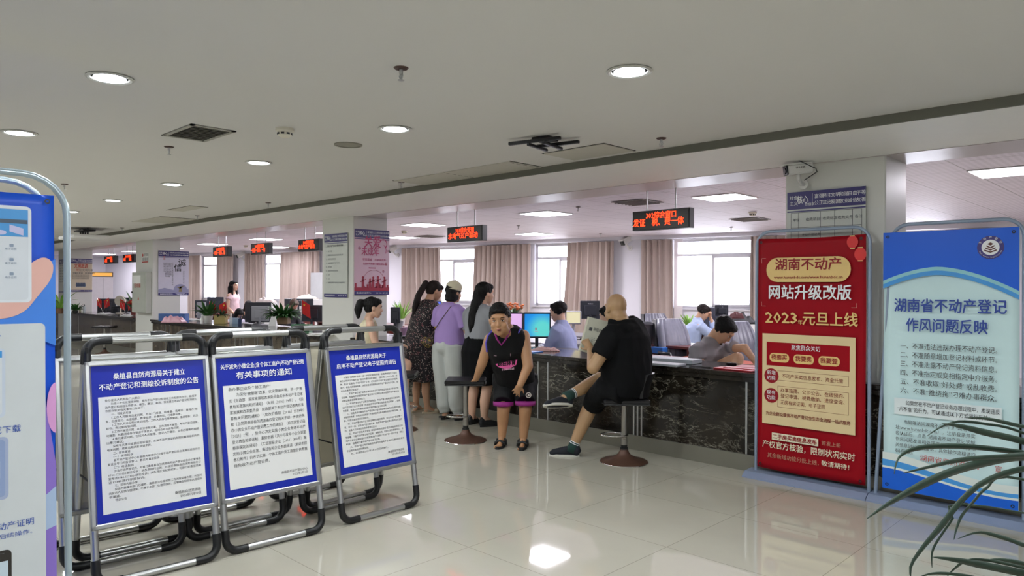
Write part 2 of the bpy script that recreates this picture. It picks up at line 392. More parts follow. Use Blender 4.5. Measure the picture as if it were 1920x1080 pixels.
block('low pinkish building outside seen past the cream cap', wu2(836, 30), wu2(890, 30), 30, 11, '57514f', 5)
# curtains
M_CURT = mat('taupe_curtain', 'b2a49b', .85, var=.1, vs=3, sheen=.2); M_SHEER = mat('sheer_curtain', 'e8e2e2', .8, alpha=.6)
CUR = [(364, 386, 'far left curtain left of the leftmost window', 0), (417, 447, 'curtain right of the leftmost window behind the standing woman', 0), (469, 505, 'curtain on the left of the second window', 6), (536, 606, 'wide curtain left of the middle pillar', -4),
       (760, 834, 'curtain behind the woman in the floral dress', 8), (899, 1003, 'wide curtain behind the long haired woman', -5), (1073, 1158, 'curtain behind the bald man', -10), (1209, 1268, 'narrow curtain left of the wide bright window', 4), (1412, 1480, 'curtain half hidden behind the red banner', 0), (1480, 1606, 'curtain added to block window light behind the red banner', 0), (1772, 1860, 'curtain top peeking over the blue banner', 0)]  # the one fully behind the red banner is added, unseen, to stop window light
for ci, (pa, pc, lb, gather) in enumerate(CUR):
    a, c = wu(pa), wu(pc); n = int((c-a)/.03); rnd = random.Random(ci); ph = [rnd.uniform(0, 6) for _ in range(4)]
    def wave(u, k): return .06*sin(u*2*pi/.15+ph[0]+1.5*sin(u*2.3+ph[1])+k*.5)+.022*sin(u*2*pi/.067+ph[2])
    rows = 7; rg = []
    for r in range(rows):
        k = r/(rows-1); z = .25+(ZTOP-.25)*k; ring = []; sh = gather*.01*(1-k)**1.5*(c-a)*1.5
        us = [a+(c-a)*i/n for i in range(n+1)]
        for u in us: ring.append(V((u+sh*(u-a)/(c-a) if gather > 0 else u+sh*(c-u)/(c-a), -.2+wave(u, k)*(1.1-.25*k), z)))
        for u in us[::-1]: ring.append(V((u+sh*(u-a)/(c-a) if gather > 0 else u+sh*(c-u)/(c-a), -.19+wave(u, k)*(1.1-.25*k), z)))
        rg.append(ring)
    b = MB(MW); b.rings(rg); o = b.build('curtain', M_CURT, smooth=False); sharp(o, 60); tag(o, 'taupe floor length ' + lb, 'curtain')
b = MB(MW); a, c = wu(1268), wu(1284); b.bb(a, c, -.14, -.13, .3, ZTOP); tag(b.build('sheer_curtain', M_SHEER), 'thin white sheer curtain at the left edge of the wide bright window', 'curtain')

# ================================================================ counters
def counter(x0, x1, label, strips, ytop=YF):
    t = thing('service_counter', label, 'counter', (x0, YF, 0)); w = x1-x0
    b = MB(); b.bb(0, w, 0, .06, .13, .775); b.build('marble_front', M_MARBLE if x0 > -9 else M_BROWN, t)
    b = MB(); b.bb(0, w, -.012, .06, 0, .135); b.build('plinth', M_STEEL, t)
    b = MB(); b.bb(0, w, -.055, .07 if x1 > 0 else .62, .775, .812, bev=.006); b.bb(0, w, -.03, .01, .735, .776)
    for q0, q1 in ((-8.55, -2.52), (-1.74, x1)) if x1 > 0 else ():
        b.bb(q0-x0, q1-x0, .06, .62, .775, .8115)
    b.build('marble_top', M_TOP, t)
    for q0, q1 in ((-8.55, -2.52), (-1.74, x1)) if x1 > 0 else ((x0, x1),):
        b = MB(); b.bb(q0-x0, q1-x0, .45, .5, 0, .775); b.build('back_panel', M_GREYP, t)
    for sx in strips:
        b = MB(); b.bb(sx-x0-.008, sx-x0+.008, -.004, .01, .135, .735); b.build('metal_strip', M_ALU, t)
    return t
def sx(px): return pt(px, 700, y=YF).x
counter(-8.55, 3.2, 'long dark marble service counter with white veins behind the boy and the bald man', [sx(q) for q in (741, 1009, 1027.5, 1189, 1196, 1203.5, 1400)]+[-7.3, -7.0, -1.2, -.5, .4])
counter(-16.0, -9.36, 'brown marble counter with plants and monitors between the two left pillars', [sx(q) for q in (310, 318, 441, 450, 456, 478, 483, 545, 556)])
counter(-22.05, -17.0, 'brown marble counter with two crossed flag stands at the far left', [sx(q) for q in (147, 178, 208, 245)])
counter(-30.5, -23.05, 'brown marble counter furthest left beyond the last pillar', [-29, -27, -25])
# ================================================================ lamps
M_DIFF = mat('lit_downlight_diffuser', 'f4f8ff', .5, emit=DISC_E, var=0); M_PDIFF = mat('lit_panel_diffuser', 'f6f4ff', .5, emit=PANEL_E, var=0)
M_RIM = mat('downlight_rim', 'b9bab4', .35)
def lamp(parent, loc, size, watts, shape, col):
    la = bpy.data.lights.new('lamp_light', 'AREA'); la.shape = shape; la.size = size; la.energy = watts; la.color = col
    lo = bpy.data.objects.new('lamp_light', la); COL.objects.link(lo); lo.parent = parent; lo.location = loc
def downlight(x, y, label):
    t = thing('downlight', label, 'ceiling light', (x, y, ZC), group='round downlights in the hall ceiling')
    b = MB(); b.lathe([(.108, 0), (.112, -.006), (.1, -.011), (.088, -.007), (.086, 0)]); sharp(b.build('rim', M_RIM, t))
    b = MB(); b.lathe([(.0, -.004), (.074, -.004), (.074, -.010), (0.0, -.010)]); b.build('diffuser', M_DIFF, t)
    lamp(t, (0, 0, -.016), .14, DOWN_W, 'DISK', (.93, .97, 1))
YA, YB2 = 2.80, 1.158
LA = [pt(*p, z=ZC) for p in ((1180, 132.7), (740.7, 240.7), (485, 304.3), (322.7, 345), (211.4, 375.2), (133.7, 396.3))]
LB = [pt(*p, z=ZC) for p in ((206, 145), (36.7, 248.3))]
nm = ['nearest round downlight, right of centre in the hall ceiling', 'round downlight second from the right, left of the black bracket', 'round downlight between the smoke detector and the slatted grille', 'round downlight fourth from the right, over the left signboard', 'round downlight fifth from the right, small and far', 'farthest round downlight, beside the top of the left banner frame']
for p, l in zip(LA, nm): downlight(p.x, p.y, l)
for p, l in zip(LB, ('large round downlight at the upper left of the ceiling', 'round downlight at the left edge of the picture')): downlight(p.x, p.y, l)
dx = (LA[1].x-LA[0].x)
for k in range(1, 3): downlight(LA[0].x-dx*k, YA, 'unseen round downlight added for light over the right end of the hall')  # this and the following rows are unseen downlights, added for hall light
for k in (1, 2, 3): downlight(LB[0].x-dx*k, YB2, 'unseen round downlight added above the viewer to light the hall')
for k in range(0, 6): downlight(LB[1].x+dx*(k+1), YB2, 'round downlight added beyond the left banner to light the hall')
for k in range(1, 6): downlight(LA[5].x+dx*k, YA, 'round downlight added to brighten the far end of the hall behind the left banner')  # added where the far end of the hall came out too dark
for k in range(7): downlight(1+dx*k*1.5, -1.2, 'unseen round downlight added behind the viewer to light the hall')

def panel(x, y, label):
    t = thing('ceiling_panel_light', label, 'ceiling light', (x, y, ZO), group='square panel lights in the office ceiling')
    b = MB(); b.bb(-.3, .3, -.3, .3, -.006, .004); b.build('frame', M_WHITEP, t)
    b = MB(); b.bb(-.285, .285, -.285, .285, -.010, -.006); b.build('diffuser', M_PDIFF, t)
    lamp(t, (0, 0, -.014), .56, PANEL_W, 'SQUARE', (.95, .9, 1))
PX = lambda k: -1.45-3.0*k
lab1 = {0: 'square ceiling panel light cut by the right edge of the picture', 1: 'large square ceiling panel light right of the nearest red text display', 2: 'square ceiling panel light left of the nearest red text display', 3: 'square ceiling panel light right of the pink poster', 4: 'square ceiling panel light between the red display and the middle pillar', 5: 'square ceiling panel light above the third red display from the left', 6: 'square ceiling panel light right of the scenic calligraphy poster', 8: 'farthest square ceiling panel light above the two leftmost red displays'}
for k in range(0, 10): panel(PX(k), 8.4, lab1.get(k, 'far left square ceiling panel light, hidden behind a pillar or added for light'))  # the farthest left panel is added to brighten the office end wall
for k in range(0, 7): panel(PX(k), 11.4 if k < 4 else 10.2, {3: 'small square ceiling panel light in the back row below the nearer one', 4: 'square ceiling panel light in the back row peeking right of the pink poster'}.get(k, 'square ceiling panel light in the back row near the windows'))

# ================================================================ ceiling fittings
def sprinkler(px, py, h, label, brown=True):
    p = pt(px, py, z=h); t = thing('sprinkler', label, 'sprinkler', (p.x, p.y, h), group='ceiling sprinklers')
    b = MB(); b.lathe([(.0, 0), (.036, 0), (.03, -.007), (.0, -.009)], n=16); b.build('escutcheon', mat('tarnished_brass', '4b3730', .5, .4), t)
    b = MB(); b.cyl((0, 0, 0), (0, 0, -.03), .009); b.tube([(-.006, 0, -.028), (-.014, 0, -.04), (-.004, 0, -.058)], .0028, 6); b.tube([(.006, 0, -.028), (.014, 0, -.04), (.004, 0, -.058)], .0028, 6)
    b.cyl((0, 0, -.03), (0, 0, -.058), .003, n=8); b.cyl((0, 0, -.058), (0, 0, -.061), .016); b.build('sprinkler_head', M_ALU, t)
for a in ((752, 127, ZC, 'nearest ceiling sprinkler, above the middle of the hall'), (317, 275, ZC, 'ceiling sprinkler under the slatted grille'), (1240, 259, ZC, 'ceiling sprinkler right of the black bracket'), (121, 345, ZC, 'ceiling sprinkler beside the left banner frame'), (503, 380, ZC, 'ceiling sprinkler above the third red display'), (753, 341, ZC, 'ceiling sprinkler at the left end of the flush hatches'), (370, 404, ZC, 'far ceiling sprinkler beside the flush hatch on the left'), (229, 427, ZC, 'farthest ceiling sprinkler near the projector'), (972, 423, ZO, 'office ceiling sprinkler between two panel lights'), (1084, 388, ZO, 'office ceiling sprinkler left of the nearest red display'), (1126, 438, ZO, 'office ceiling sprinkler above the white camera'), (1371, 426, ZO, 'office ceiling sprinkler under the round detector')): sprinkler(*a)
def detector(px, py, h, label):
    p = pt(px, py, z=h); t = thing('smoke_detector', label, 'smoke detector', (p.x, p.y, h))
    b = MB(); b.lathe([(0, 0), (.06, 0), (.06, -.018), (.054, -.022), (0, -.022)]); sharp(b.build('base', mat('aged_white_plastic', 'd8d4c4', .45), t))
    b = MB(); b.lathe([(.047, -.022), (.045, -.045), (.03, -.058), (0, -.06)]); sharp(b.build('housing', mat('aged_white_plastic', 'd8d4c4'), t))
    b = MB()
    for k in range(8): a = k*pi/4; b.box((.044*cos(a), .044*sin(a), -.037), (.008, .02, .012), rz=a)
    b.build('vent_slot', M_BLACKP, t)
detector(534, 241, ZC, 'round smoke detector on the hall ceiling right of the slatted grille')
detector(1411, 398, ZO, 'round smoke detector on the office ceiling above the wide window')
detector(758, 433, ZO, 'small smoke detector on the office ceiling right of the pink poster')
detector(461, 460, ZO, 'distant smoke detector on the office ceiling between two red displays')
# loudspeaker disc, grilles, hatches
p = pt(653, 271, z=ZC); b = MB(TR((p.x, p.y, ZC))); b.lathe([(0, -.004), (.085, -.004), (.085, -.008), (.1, -.008), (.102, 0), (0, 0)], n=28); tag(b.build('ceiling_speaker', mat('grey_speaker_mesh', '8f8d82', .8)), 'flat round grey loudspeaker set flush in the hall ceiling', 'speaker')
t0 = pt(372, 249, z=ZC); t = thing('air_grille', 'rectangular slatted air grille in the hall ceiling', 'vent', (t0.x, t0.y, ZC))
b = MB(); w, h = .25, .15
for q in ((-w, -w+.03, -h, h), (w-.03, w, -h, h), (-w, w, -h, -h+.03), (-w, w, h-.03, h)): b.bb(*q, -.008, 0)
b.build('frame', mat('dusty_grille_frame', '9b9a90', .6), t); b = MB(); b.bb(-w+.03, w-.03, -h+.03, h-.03, -.001, .0); b.build('dark_duct', mat('dark_duct', '1b1a17', .9), t)
for k in range(10):
    b = MB(); x = -w+.053+k*.044; b.box((x, 0, -.006), (.016, 2*h-.06, .004), ry=.5); b.build('slat', mat('dusty_grille_slat', '7d7b70', .6), t)
def hatch(px, py, w, h, label, dark=True, slots=True):
    p = pt(px, py, z=ZC); t = thing('ceiling_hatch', label, 'ceiling hatch', (p.x, p.y, ZC))
    b = MB(); b.bb(-w+.012, w-.012, -h+.012, h-.012, -.006, 0); b.build('panel', mat('hatch_paint', 'bdbbb0', .7), t)
    b = MB()
    if dark: b.bb(-w, w, h-.007, h, -.003, .0); b.bb(-w, -w+.008, -h, h, -.003, 0); b.bb(w-.008, w, -h, h, -.003, 0)
    else:
        for q in ((-w, w, -h, -h+.006), (-w, w, h-.006, h), (-w, -w+.006, -h, h), (w-.006, w, -h, h)): b.bb(*q, -.003, 0)
    if slots:
        for k in range(5): b.bb(w-.045, w-.037, -h+.04+k*2*h/5.5, -h+.04+k*2*h/5.5+h*.22, -.0065, -.003)
    b.build('shadow_gap', mat('dark_gap', '24221d', .9), t)
hatch(815, 335, .40, .2, 'flush ceiling hatch with slots over the middle counter'); hatch(925, 318, .42, .22, 'flush ceiling hatch nearer the black bracket'); hatch(1103, 285, .3, .2, 'plain square ceiling hatch right of the black bracket', False, False)
hatch(310, 413, .6, .3, 'distant flush ceiling hatch on the left'); hatch(350, 391, .4, .12, 'distant narrow ceiling vent on the left', False, False)
def ovent(px, py, label):
    p = pt(px, py, z=ZO); b = MB(TR((p.x, p.y, ZO))); b.bb(-.25, .25, -.25, .25, -.008, 0)
    for k in range(6): b.box((0, -.2+k*.08, -.012), (.44, .02, .01), rx=.5)
    tag(b.build('office_air_vent', mat('office_vent', '8d8886', .6)), label, 'vent')
ovent(1406, 411, 'office ceiling air vent below the round detector'); ovent(806, 443, 'office ceiling air vent left of the hanging sign 303'); ovent(537, 464, 'distant office ceiling air vent'); ovent(1195, 379, 'office ceiling air vent behind the rods of the nearest red display')
# black ceiling bracket
p = pt(1022, 272, z=ZC-.05); t = thing('ceiling_bracket', 'black metal screen bracket folded flat against the hall ceiling', 'bracket', (p.x, p.y, ZC), rz=R(12))
b = MB(); b.bb(-.07, .07, -.07, .07, -.022, 0, bev=.004); b.build('mounting_plate', M_BLACKP, t)
for y, l, o in ((-.09, .19, -.05), (.09, .19, .07)):
    b = MB(); b.bb(-l+o, l+o*.4, y-.014, y+.014, -.045, -.022, bev=.004); b.build('rail', M_BLACKP, t)
for x in (-.06, .06):
    b = MB(); b.bb(x-.012, x+.012, -.13, .13, -.07, -.05, bev=.004); b.build('cross_arm', M_BLACKP, t)
# distant projector
p = pt(158, 441, z=ZC-.12); t = thing('projector', 'small white projector hanging under the far ceiling', 'projector', (p.x, p.y, ZC-.16))
b = MB(); b.bb(-.45, .45, -.3, .3, -.04, .03, bev=.02); b.build('body', M_WHITEP, t); b = MB()
for k in range(4): b.cyl((-.2+k*.13, 0, .03), (-.25+k*.16, 0, .16), .015)
b.bb(-.25, .3, -.1, .1, .1, .13); b.build('mount', M_BLACKP, t)

# ================================================================ hanging red text displays
M_LED = mat('red_led_text', 'ff4018', .5, emit=3.2, var=0); M_CASE = mat('display_case', '15161b', .3); M_FACE = mat('display_face', '0a0506', .25)
def led(px0, px1, l1, l2, off, label, yf=6.15):
    x0, x1 = pt(px0, 430, y=yf).x, pt(px1, 430, y=yf).x; w = x1-x0
    t = thing('led_sign', label, 'display sign', (x0, yf, 2.085), group=None)
    b = MB(); b.bb(0, w, .004, .09, 0, .195, bev=.004); b.build('case', M_CASE, t)
    b = MB(); b.bb(.008, w-.008, 0, .006, .012, .183); b.build('screen', M_FACE, t)
    b = MB(Matrix(((1, 0, 0, 0), (0, 0, -1, 0), (0, 1, 0, 0), (0, 0, 0, 1))))
    text(b, l1, w*.52, .103, .072, w=w*.52, al='C', bold=.012, z=.003); text(b, l2, w*off[0], .028, .083, w=w*off[1], bold=.012, z=.003); b.build('lit_text', M_LED, t)
    for k in (.23, .73):
        b = MB(); b.cyl((w*k, .045, .19), (w*k, .045, ZS+.02-2.085), .008, n=10); b.cyl((w*k, .045, .19), (w*k, .045, .2), .014, n=10); b.build('hanging_rod', M_ALU, t)
led(1185, 1292.5, '302综合窗口', '发证　税、费一体', (.03, .88), 'nearest hanging display with red text 302 over the bald man')
led(838, 904, '303综合受理', '水电气过户联动', (.05, .83), 'hanging display with red text 303 over the woman in the cream cap')
led(559, 597, '304综合受理', '水电气过户联动', (.03, .8), 'hanging display with red text just left of the middle pillar')
led(470, 503, '305综合受理', '一件事一次办、一窗', (.03, .8), 'hanging display with red text, second left of the middle pillar')
led(399, 427, '306综合受理', '一件事一次办、窗', (.03, .8), 'hanging display with red text, third left of the middle pillar')
led(230.3, 250.7, '307号', '发　证', (.06, .75), 'far hanging display touching the pillar with the grey cabinet')
led(195.7, 215, '308号', '发　证', (.06, .75), 'farthest left hanging display with red text')

# ================================================================ security cameras
def cctv(loc, aim, wall_n, label, s=1., tag_=False):
    loc = V(loc); aim = V(aim).normalized(); z = V((0, 0, 1)); x = aim.cross(z).normalized(); u = x.cross(aim)
    t = thing('security_camera', label, 'camera', loc)
    M = Matrix(((x.x, aim.x, u.x, 0), (x.y, aim.y, u.y, 0), (x.z, aim.z, u.z, 0), (0, 0, 0, 1))) @ Matrix.Scale(s, 4)
    b = MB(M); b.bb(-.04, .04, -.1, .09, -.035, .04, bev=.012); b.bb(-.044, .044, -.1, .115, .036, .046, bev=.004); b.build('housing', M_WHITEP, t)
    b = MB(M); b.bb(-.037, .037, .088, .1, -.033, .036, bev=.004); b.cyl((0, .09, 0), (0, .105, 0), .022); b.build('lens_window', M_BLACKG, t)
    if tag_:
        b = MB(M @ Matrix(((0, 0, -1, -.041), (-1, 0, 0, 0), (0, 1, 0, 0), (0, 0, 0, 1)))); text(b, 'TP-LINK', 0, .0, .02, al='C', bold=.02); b.build('maker_lettering', M_BLACKP, t)
    n = V(wall_n); e = n*-.09*s+V((0, 0, -.1*s))
    b = MB(); b.tube([V((0, 0, -.03*s)), V((0, 0, -.07*s)), e*.55+V((0, 0, -.05*s)), e], .014*s, 10); b.cyl(e, e-n*.012, .035*s); b.build('bracket', M_WHITEP, t)
    return t
c0 = pt(1497, 318, y=YF-.09); c1 = cctv(c0, -RT+V((0, 0, -.12)), (0, -1, 0), 'white security camera on the right pillar above the poster', 1.05, True)
b = MB(); b.tube([pt(1455, 287, y=YF-.3), pt(1475, 296, y=YF-.15), pt(1500, 302, y=YF-.12), pt(1530, 316, y=YF-.1), pt(1532, 322, y=YF-.06), pt(1520, 330, y=YF-.03), pt(1508, 338, y=YF-.01)], .0035, 6); b.build('cable', M_BLACKP, c1, world=True)
for px, py, l in ((1176, 450, 'white security camera on the far wall left of the narrow curtain'), (738, 466, 'security camera on the far wall right of the pink poster'), (453, 477, 'dark lensed security camera on the far wall between left curtains')):
    q = WO+WU*wu(px); c = pt(px, py, y=(q-WN*.16).y); cctv(c, -RT*.8-FW*.5+V((0, 0, -.5)), -WN, l, 1.7)
# ================================================================ signboards, banners, posters
def frame_m(o, x, y):       # local plane: x along the panel, y up the panel, z out of it
    o = V(o); x = V(x).normalized(); y = V(y).normalized(); z = x.cross(y)
    return Matrix(((x.x, y.x, z.x, o.x), (x.y, y.y, z.y, o.y), (x.z, y.z, z.z, o.z), (0, 0, 0, 1)))
M_WHT = mat('print_white', 'e4e5e4', .35, spec=.35, var=0); M_INK = mat('print_black', '2a2c30', .5, var=0); M_TITLE = mat('print_title_white', 'eef0f2', .4, var=0)
M_BLUEP = mat('blue_poster_print', '2634a4', .25, var=.03, spec=.15); M_BOARD = mat('cream_backing_board', 'b5b09d', .5)
S1 = ['各办证法人机构及广大群众：', '　　为进一步优化营商环境，提升不动产登记和测绘工作及服务水平，确保不', '动产登记和测绘工作合法、规范、廉洁、高效，现就建立不动产登记和测绘工', '作投诉机制有关事项公告如下：', '　　一、可投诉内容', '　　1.工作人员服务态度问题，存在“门难进、脸难看、话难听、事难办”现', '象，态度恶劣、言语粗暴、推诿扯皮、办事拖拉、刁难群众等。', '　　2.工作人员违反党纪政纪问题，工作人员存在慈政懒政、滥用职权、玩忽', '职守、贪污腐败等问题。', '　　3.工作不规范问题，未依法依规办事，工作流程不规范，不动产登记结果、', '地籍图、权籍测绘存在错误不予更正，超时办结业务等问题。', '　　4.意见建议问题，包括对人员管理、登记大厅建设、业务办理等方面提', '出意见建议。', '　　没有有关情况或提出投诉请求，反映不动产登记机构和权籍测绘机构的', '有关问题，或提出相关投诉请求的。', '　　二、投诉渠道', '　　（一）现场投诉', '　　县不动产登记中心在县政务服务中心2楼不动产登记后台支撑区综合办公', '室设立专门的投诉窗口，群众可直接投诉。', '　　（二）电话投诉', '　　涉及不动产登记的，可拨打桑植县自然资源局不动产登记综合办公室电话', '0744-6223951进行投诉；涉及测绘行业的，可拨打桑植县自然资源局办公', '室电话0744-6223324进行投诉；涉及违反党纪政纪的，可拨打纪委监委电', '话12388进行举报投诉。', '　　三、投诉内容办理', '　　投诉内容属本部门办理的，我局依法依规按照工作流程妥善办理，并及时', '向投诉人反馈办理结果；不属于本部门处理范围的，应明确告知投诉人相应投', '诉渠道。', '　　特此公告']
S2 = ['各办事企业及个体工商户：', '　　为深化“放管服”改革，优化营商环境，进一步落', '实《财政部　国家发展和改革委员会关于不动产登记收', '费有关政策问题的通知》（财税［2016］79号）、《国', '家发展和改革委员会　财政部关于不动产登记收费标准', '等有关问题的通知》（发改价格规［2016］2559号）', '和《自然资源部自然资源确权登记局关于进一步做好免', '收小微企业不动产登记费工作的通知》（自然资登记函', '［2021］2号），我中心决定实施小微企业免收不动产', '登记费告知承诺制，具体依据《关于印发中小企业划型', '标准规定的通知》（工信部联企业［2011］300号）规', '定的小微企业标准，通过告知企业书面承诺（承诺书样', '本见附件）的方式实施。个体工商户凭工商营业执照直', '接免收不动产登记费。']
S3 = ['　　为深化“放管服”改革，进一步优化营商环境，全面贯彻落实《国务', '院办公厅关于压缩不动产登记办理时间的通知》（国办发［2019］8号）精', '神，推进“互联网+不动产登记”工作，切实提升不动产登记便民利民服务', '能力，经县人民政府同意，决定在全县范围内启用不动产登记电子证照。现', '将有关事项公告如下：', '　　一、不动产登记电子证照主要包括电子不动产权证书和电子不动产登', '记证明。加盖电子印章的不动产登记电子证书和证明与纸质不动产登记证', '书和证明具有同等法律效力。', '　　二、不动产登记电子证照正式启用后，不动产登记机构原则只发放不', '动产登记电子证书和证明（包括抵押不动产登记信息查询证明等）。如确', '有需要，当事人可申请核发纸质不动产登记证书和证明。', '　　三、加盖电子印章的不动产登记电子证书和证明可以作为办理政务服', '务事项的依据，各有关单位和部门不得再要求当事人提供纸质证书或证明，法', '律、行政法规另有规定的除外。', '　　四、不动产登记电子证书和证明所记载的事项，应与不动产登记簿一', '致，若不一致，以不动产登记簿为准，确属不动产登记簿记载内容有误的', '的，当事人可向登记机构申请更正登记。', '　　五、不动产权利人可登陆“桑植县自然资源局”官方网站或微信公众', '号查看、下载不动产登记电子证照。金融机构、住房公积金管理中心、房', '地产开发企业和房屋中介机构等用户可登陆“不动产统一登记平台（网上', '申请）”查看和下载不动产登记电子证照。', '　　六、不动产登记电子证照使用者可扫描电子证书的二维码校验有无', '子证照的有效性和真实性。', '　　七、本通告自2021年3月19日正式施行。']
def body(b, lines, x0, y0, wid, lh, size, first='　　'):
    full = max(len(l) for l in lines)
    for i, l in enumerate(lines):
        n = len(l); x = x0; s = l
        while s.startswith('　'): s = s[1:]; x += size*1.02
        if not s: continue
        w = (x0+wid-x) if n >= full-5 else size*len(s)*.98
        text(b, s, x, y0-i*lh, size, w=w)
def panel_side(t, W_, base, front, poster, xs=1):
    "one leaf of the A-stand; base: how far its feet stand from the apex along +x*xs"
    Hh = 1.215; ang = atan2(base, Hh); o = V((base*xs, -W_/2*xs, 0)); x = V((0, xs, 0)); y = V((-sin(ang)*xs, 0, cos(ang)))
    M = frame_m(o, x, y); LL = sqrt(base*base+Hh*Hh); r = .0185; y0 = .022
    C = .065
    def corner(cx, cy, sx, sy):     # black elbow
        b = MB(M); P = []
        for k in range(7): a = pi/2*k/6; P.append((cx+sx*C*(1-sin(a)), cy+sy*C*(1-cos(a)), 0))
        P = [(cx, cy+sy*(C+.055), 0)]+P[::-1][::1] if False else [(cx+sx*(C+.055), cy, 0)]+[(cx+sx*C*(1-sin(pi/2*k/6)), cy+sy*C*(1-cos(pi/2*k/6)), 0) for k in range(7)]+[(cx, cy+sy*(C+.055), 0)]
        b.tube(P, r*1.18, 10); sharp(b.build('corner_elbow', M_BLACKP, t), 50)
    xa, xb, ya, yb = r, W_-r, y0, LL
    for q in ((xa, ya, 1, 1), (xb, ya, -1, 1), (xb, yb, -1, -1), (xa, yb, 1, -1)): corner(*q)
    for p, q in (((xa, ya+C+.05, 0), (xa, yb-C-.05, 0)), ((xb, ya+C+.05, 0), (xb, yb-C-.05, 0))):
        b = MB(M); b.cyl(p, q, r, n=12); sharp(b.build('side_tube', M_ALU, t), 50)
    for yy, nm_ in ((yb, 'top_tube'), (ya, 'bottom_tube')):
        b = MB(M); b.cyl((xa+C+.05, yy, 0), (xb-C-.05, yy, 0), r, n=12); sharp(b.build(nm_, M_ALU, t), 50)
    # snap frame
    f0, f1, g0, g1 = .002, W_-.002, .285, 1.13; fw = .026
    b = MB(M); 
    for (ax, ay, bx, by) in ((f0, g0, f1, g0+fw), (f0, g1-fw, f1, g1), (f0, g0, f0+fw, g1), (f1-fw, g0, f1, g1)):
        b.bb(ax, bx, ay, by, .0, .022, bev=.007)
    o1 = b.build('snap_frame', M_ALU, t)
    b = MB(M); b.bb(f0+.005, f1-.005, g0+.005, g1-.005, .001, .008); o2 = b.build('backing_board', M_BOARD, t)
    if poster:
        ti, lines, ls, sz, sig, pw = poster; x0, x1, y0_, y1 = f0+fw-.003, f1-fw+.003, g0+fw-.003, g1-fw+.003
        b = MB(M); b.rect(x0, y0_, x1, y1, .0105); b.rect(x0, y1, x1, y0_, .0085); o3 = b.build('poster', M_BLUEP, t)
        mx = .035; top = y1-.165; b = MB(M); b.rect(x0+mx, y0_+.045, x1-mx, top, .0115); b.build('white_text_field', M_WHT, t)
        b = MB(M)
        for (s, yy, hh, wf) in ti: text(b, s, (x0+x1)/2, y1-yy, hh, w=(x1-x0)*wf, al='C', bold=.025, z=.0125)
        b.build('title_lettering', M_TITLE, t)
        b = MB(M); body(b, lines, x0+mx+.03, top-.012-sz*1.1, x1-x0-2*mx-.05, ls, sz)
        for k, s in enumerate(sig): text(b, s, x1-mx-.03, y0_+.045+.036-k*.02, .017, al='R')
        for v in b.v: pass
        b.v = [v+M.to_3x3()@V((0, 0, .0115)) for v in b.v]
        b.build('text_lines', M_INK, t)
def a_stand(xc, yc, rz, label, poster=None, W_=.63):
    t = thing('signboard', label, 'signboard', (xc, yc, 0), rz)
    panel_side(t, W_, .235, True, poster, 1); panel_side(t, W_, .225, False, None, -1)
    for s in (-1, 1):
        b = MB(); b.box((0, s*(W_/2-.015), 1.17), (.075, .012, .03)); b.build('hinge', M_BLACKP, t)
        b = MB(); b.cyl((-.13, s*(W_/2-.022), .5), (.13, s*(W_/2-.022), .5), .005, n=8); b.build('spreader_rod', M_BLACKP, t)
    return t
P1 = ([('桑植县自然资源局关于建立', .083, .036, .62), ('不动产登记和测绘投诉制度的公告', .135, .036, .86)], S1, .0181, .0136, ['桑植县自然资源局', '2022年7月20日'], 1)
P2 = ([('关于减免小微企业(含个体工商户)不动产登记费', .075, .032, .9), ('有关事项的通知', .137, .045, .6)], S2, .0335, .022, ['桑植县不动产登记中心', '2022年2月1日'], 1)
P3 = ([('桑植县自然资源局关于', .078, .035, .55), ('启用不动产登记电子证照的通告', .128, .035, .82)], S3, .0214, .0142, ['桑植县自然资源局', '2021年3月15日'], 1)
a_stand(-4.18, 1.45, R(-3), 'front left silver framed signboard with a blue notice about complaints in many small lines', P1)
a_stand(-4.17, 2.095, R(-2), 'front middle silver framed signboard with the notice in the largest text', P2)
a_stand(-4.17, 2.83, R(0), 'front right silver framed signboard nearest the standing people', P3)
a_stand(-4.52, 1.40, R(-4), 'folding signboard with cream backing standing behind the front left one')
a_stand(-4.53, 2.03, R(-2), 'folding signboard with cream backing standing behind the front middle one')
a_stand(-4.53, 2.76, R(0), 'folding signboard with cream backing standing behind the front right one')

# ---- banners by the counter
M_POLE = mat('grey_blue_coated_tube', '8e9db2', .35, .2); M_BASE = mat('grey_blue_coated_steel', '8693ae', .4, .1)
M_RED = mat('red_banner_print', '960f1c', .32, var=.15, vs=2, spec=.12); M_DRED = mat('deep_red_print', '8f0d1c', .35, spec=.35, var=.05)
M_CREAM = mat('cream_print', 'dcc79a', .35, spec=.35, var=.05); M_GOLD = mat('gold_print', 'e3c27c', .35, var=.05); M_CREAML = mat('pale_cream_print', 'e6dfc4', .35, spec=.35, var=.03)
def banner_frame(label, xl0, xl1, xr0, xr1, y, ztop, base):
    t = thing('banner_stand', label, 'banner stand', ((xl0+xr0)/2, y, 0)); c = (xl0+xr0)/2; r = .013; q = .11
    P = [(xl0-c, 0, .04), (xl1-c, 0, ztop-q)]+[(xl1-c+q*(1-cos(pi/2*k/6)), 0, ztop-q+q*sin(pi/2*k/6)) for k in range(1, 7)]+[(xr1-c-q+q*sin(pi/2*k/6), 0, ztop-q+q*cos(pi/2*k/6)) for k in range(7)]+[(xr0-c, 0, .04)]
    b = MB(); b.tube(P, r, 10); sharp(b.build('frame_tube', M_POLE, t), 60)
    b = MB(); x0, x1 = base[0]-c, base[1]-c
    b.rings([[V((x, -.1-.012, 0)), V((x, -.112, .012)), V((x, -.06, .045)), V((x, .06, .05)), V((x, .075, .03)), V((x, .075, 0))] for x in (x0, x1)]); b.build('base', M_BASE, t)
    return t, c
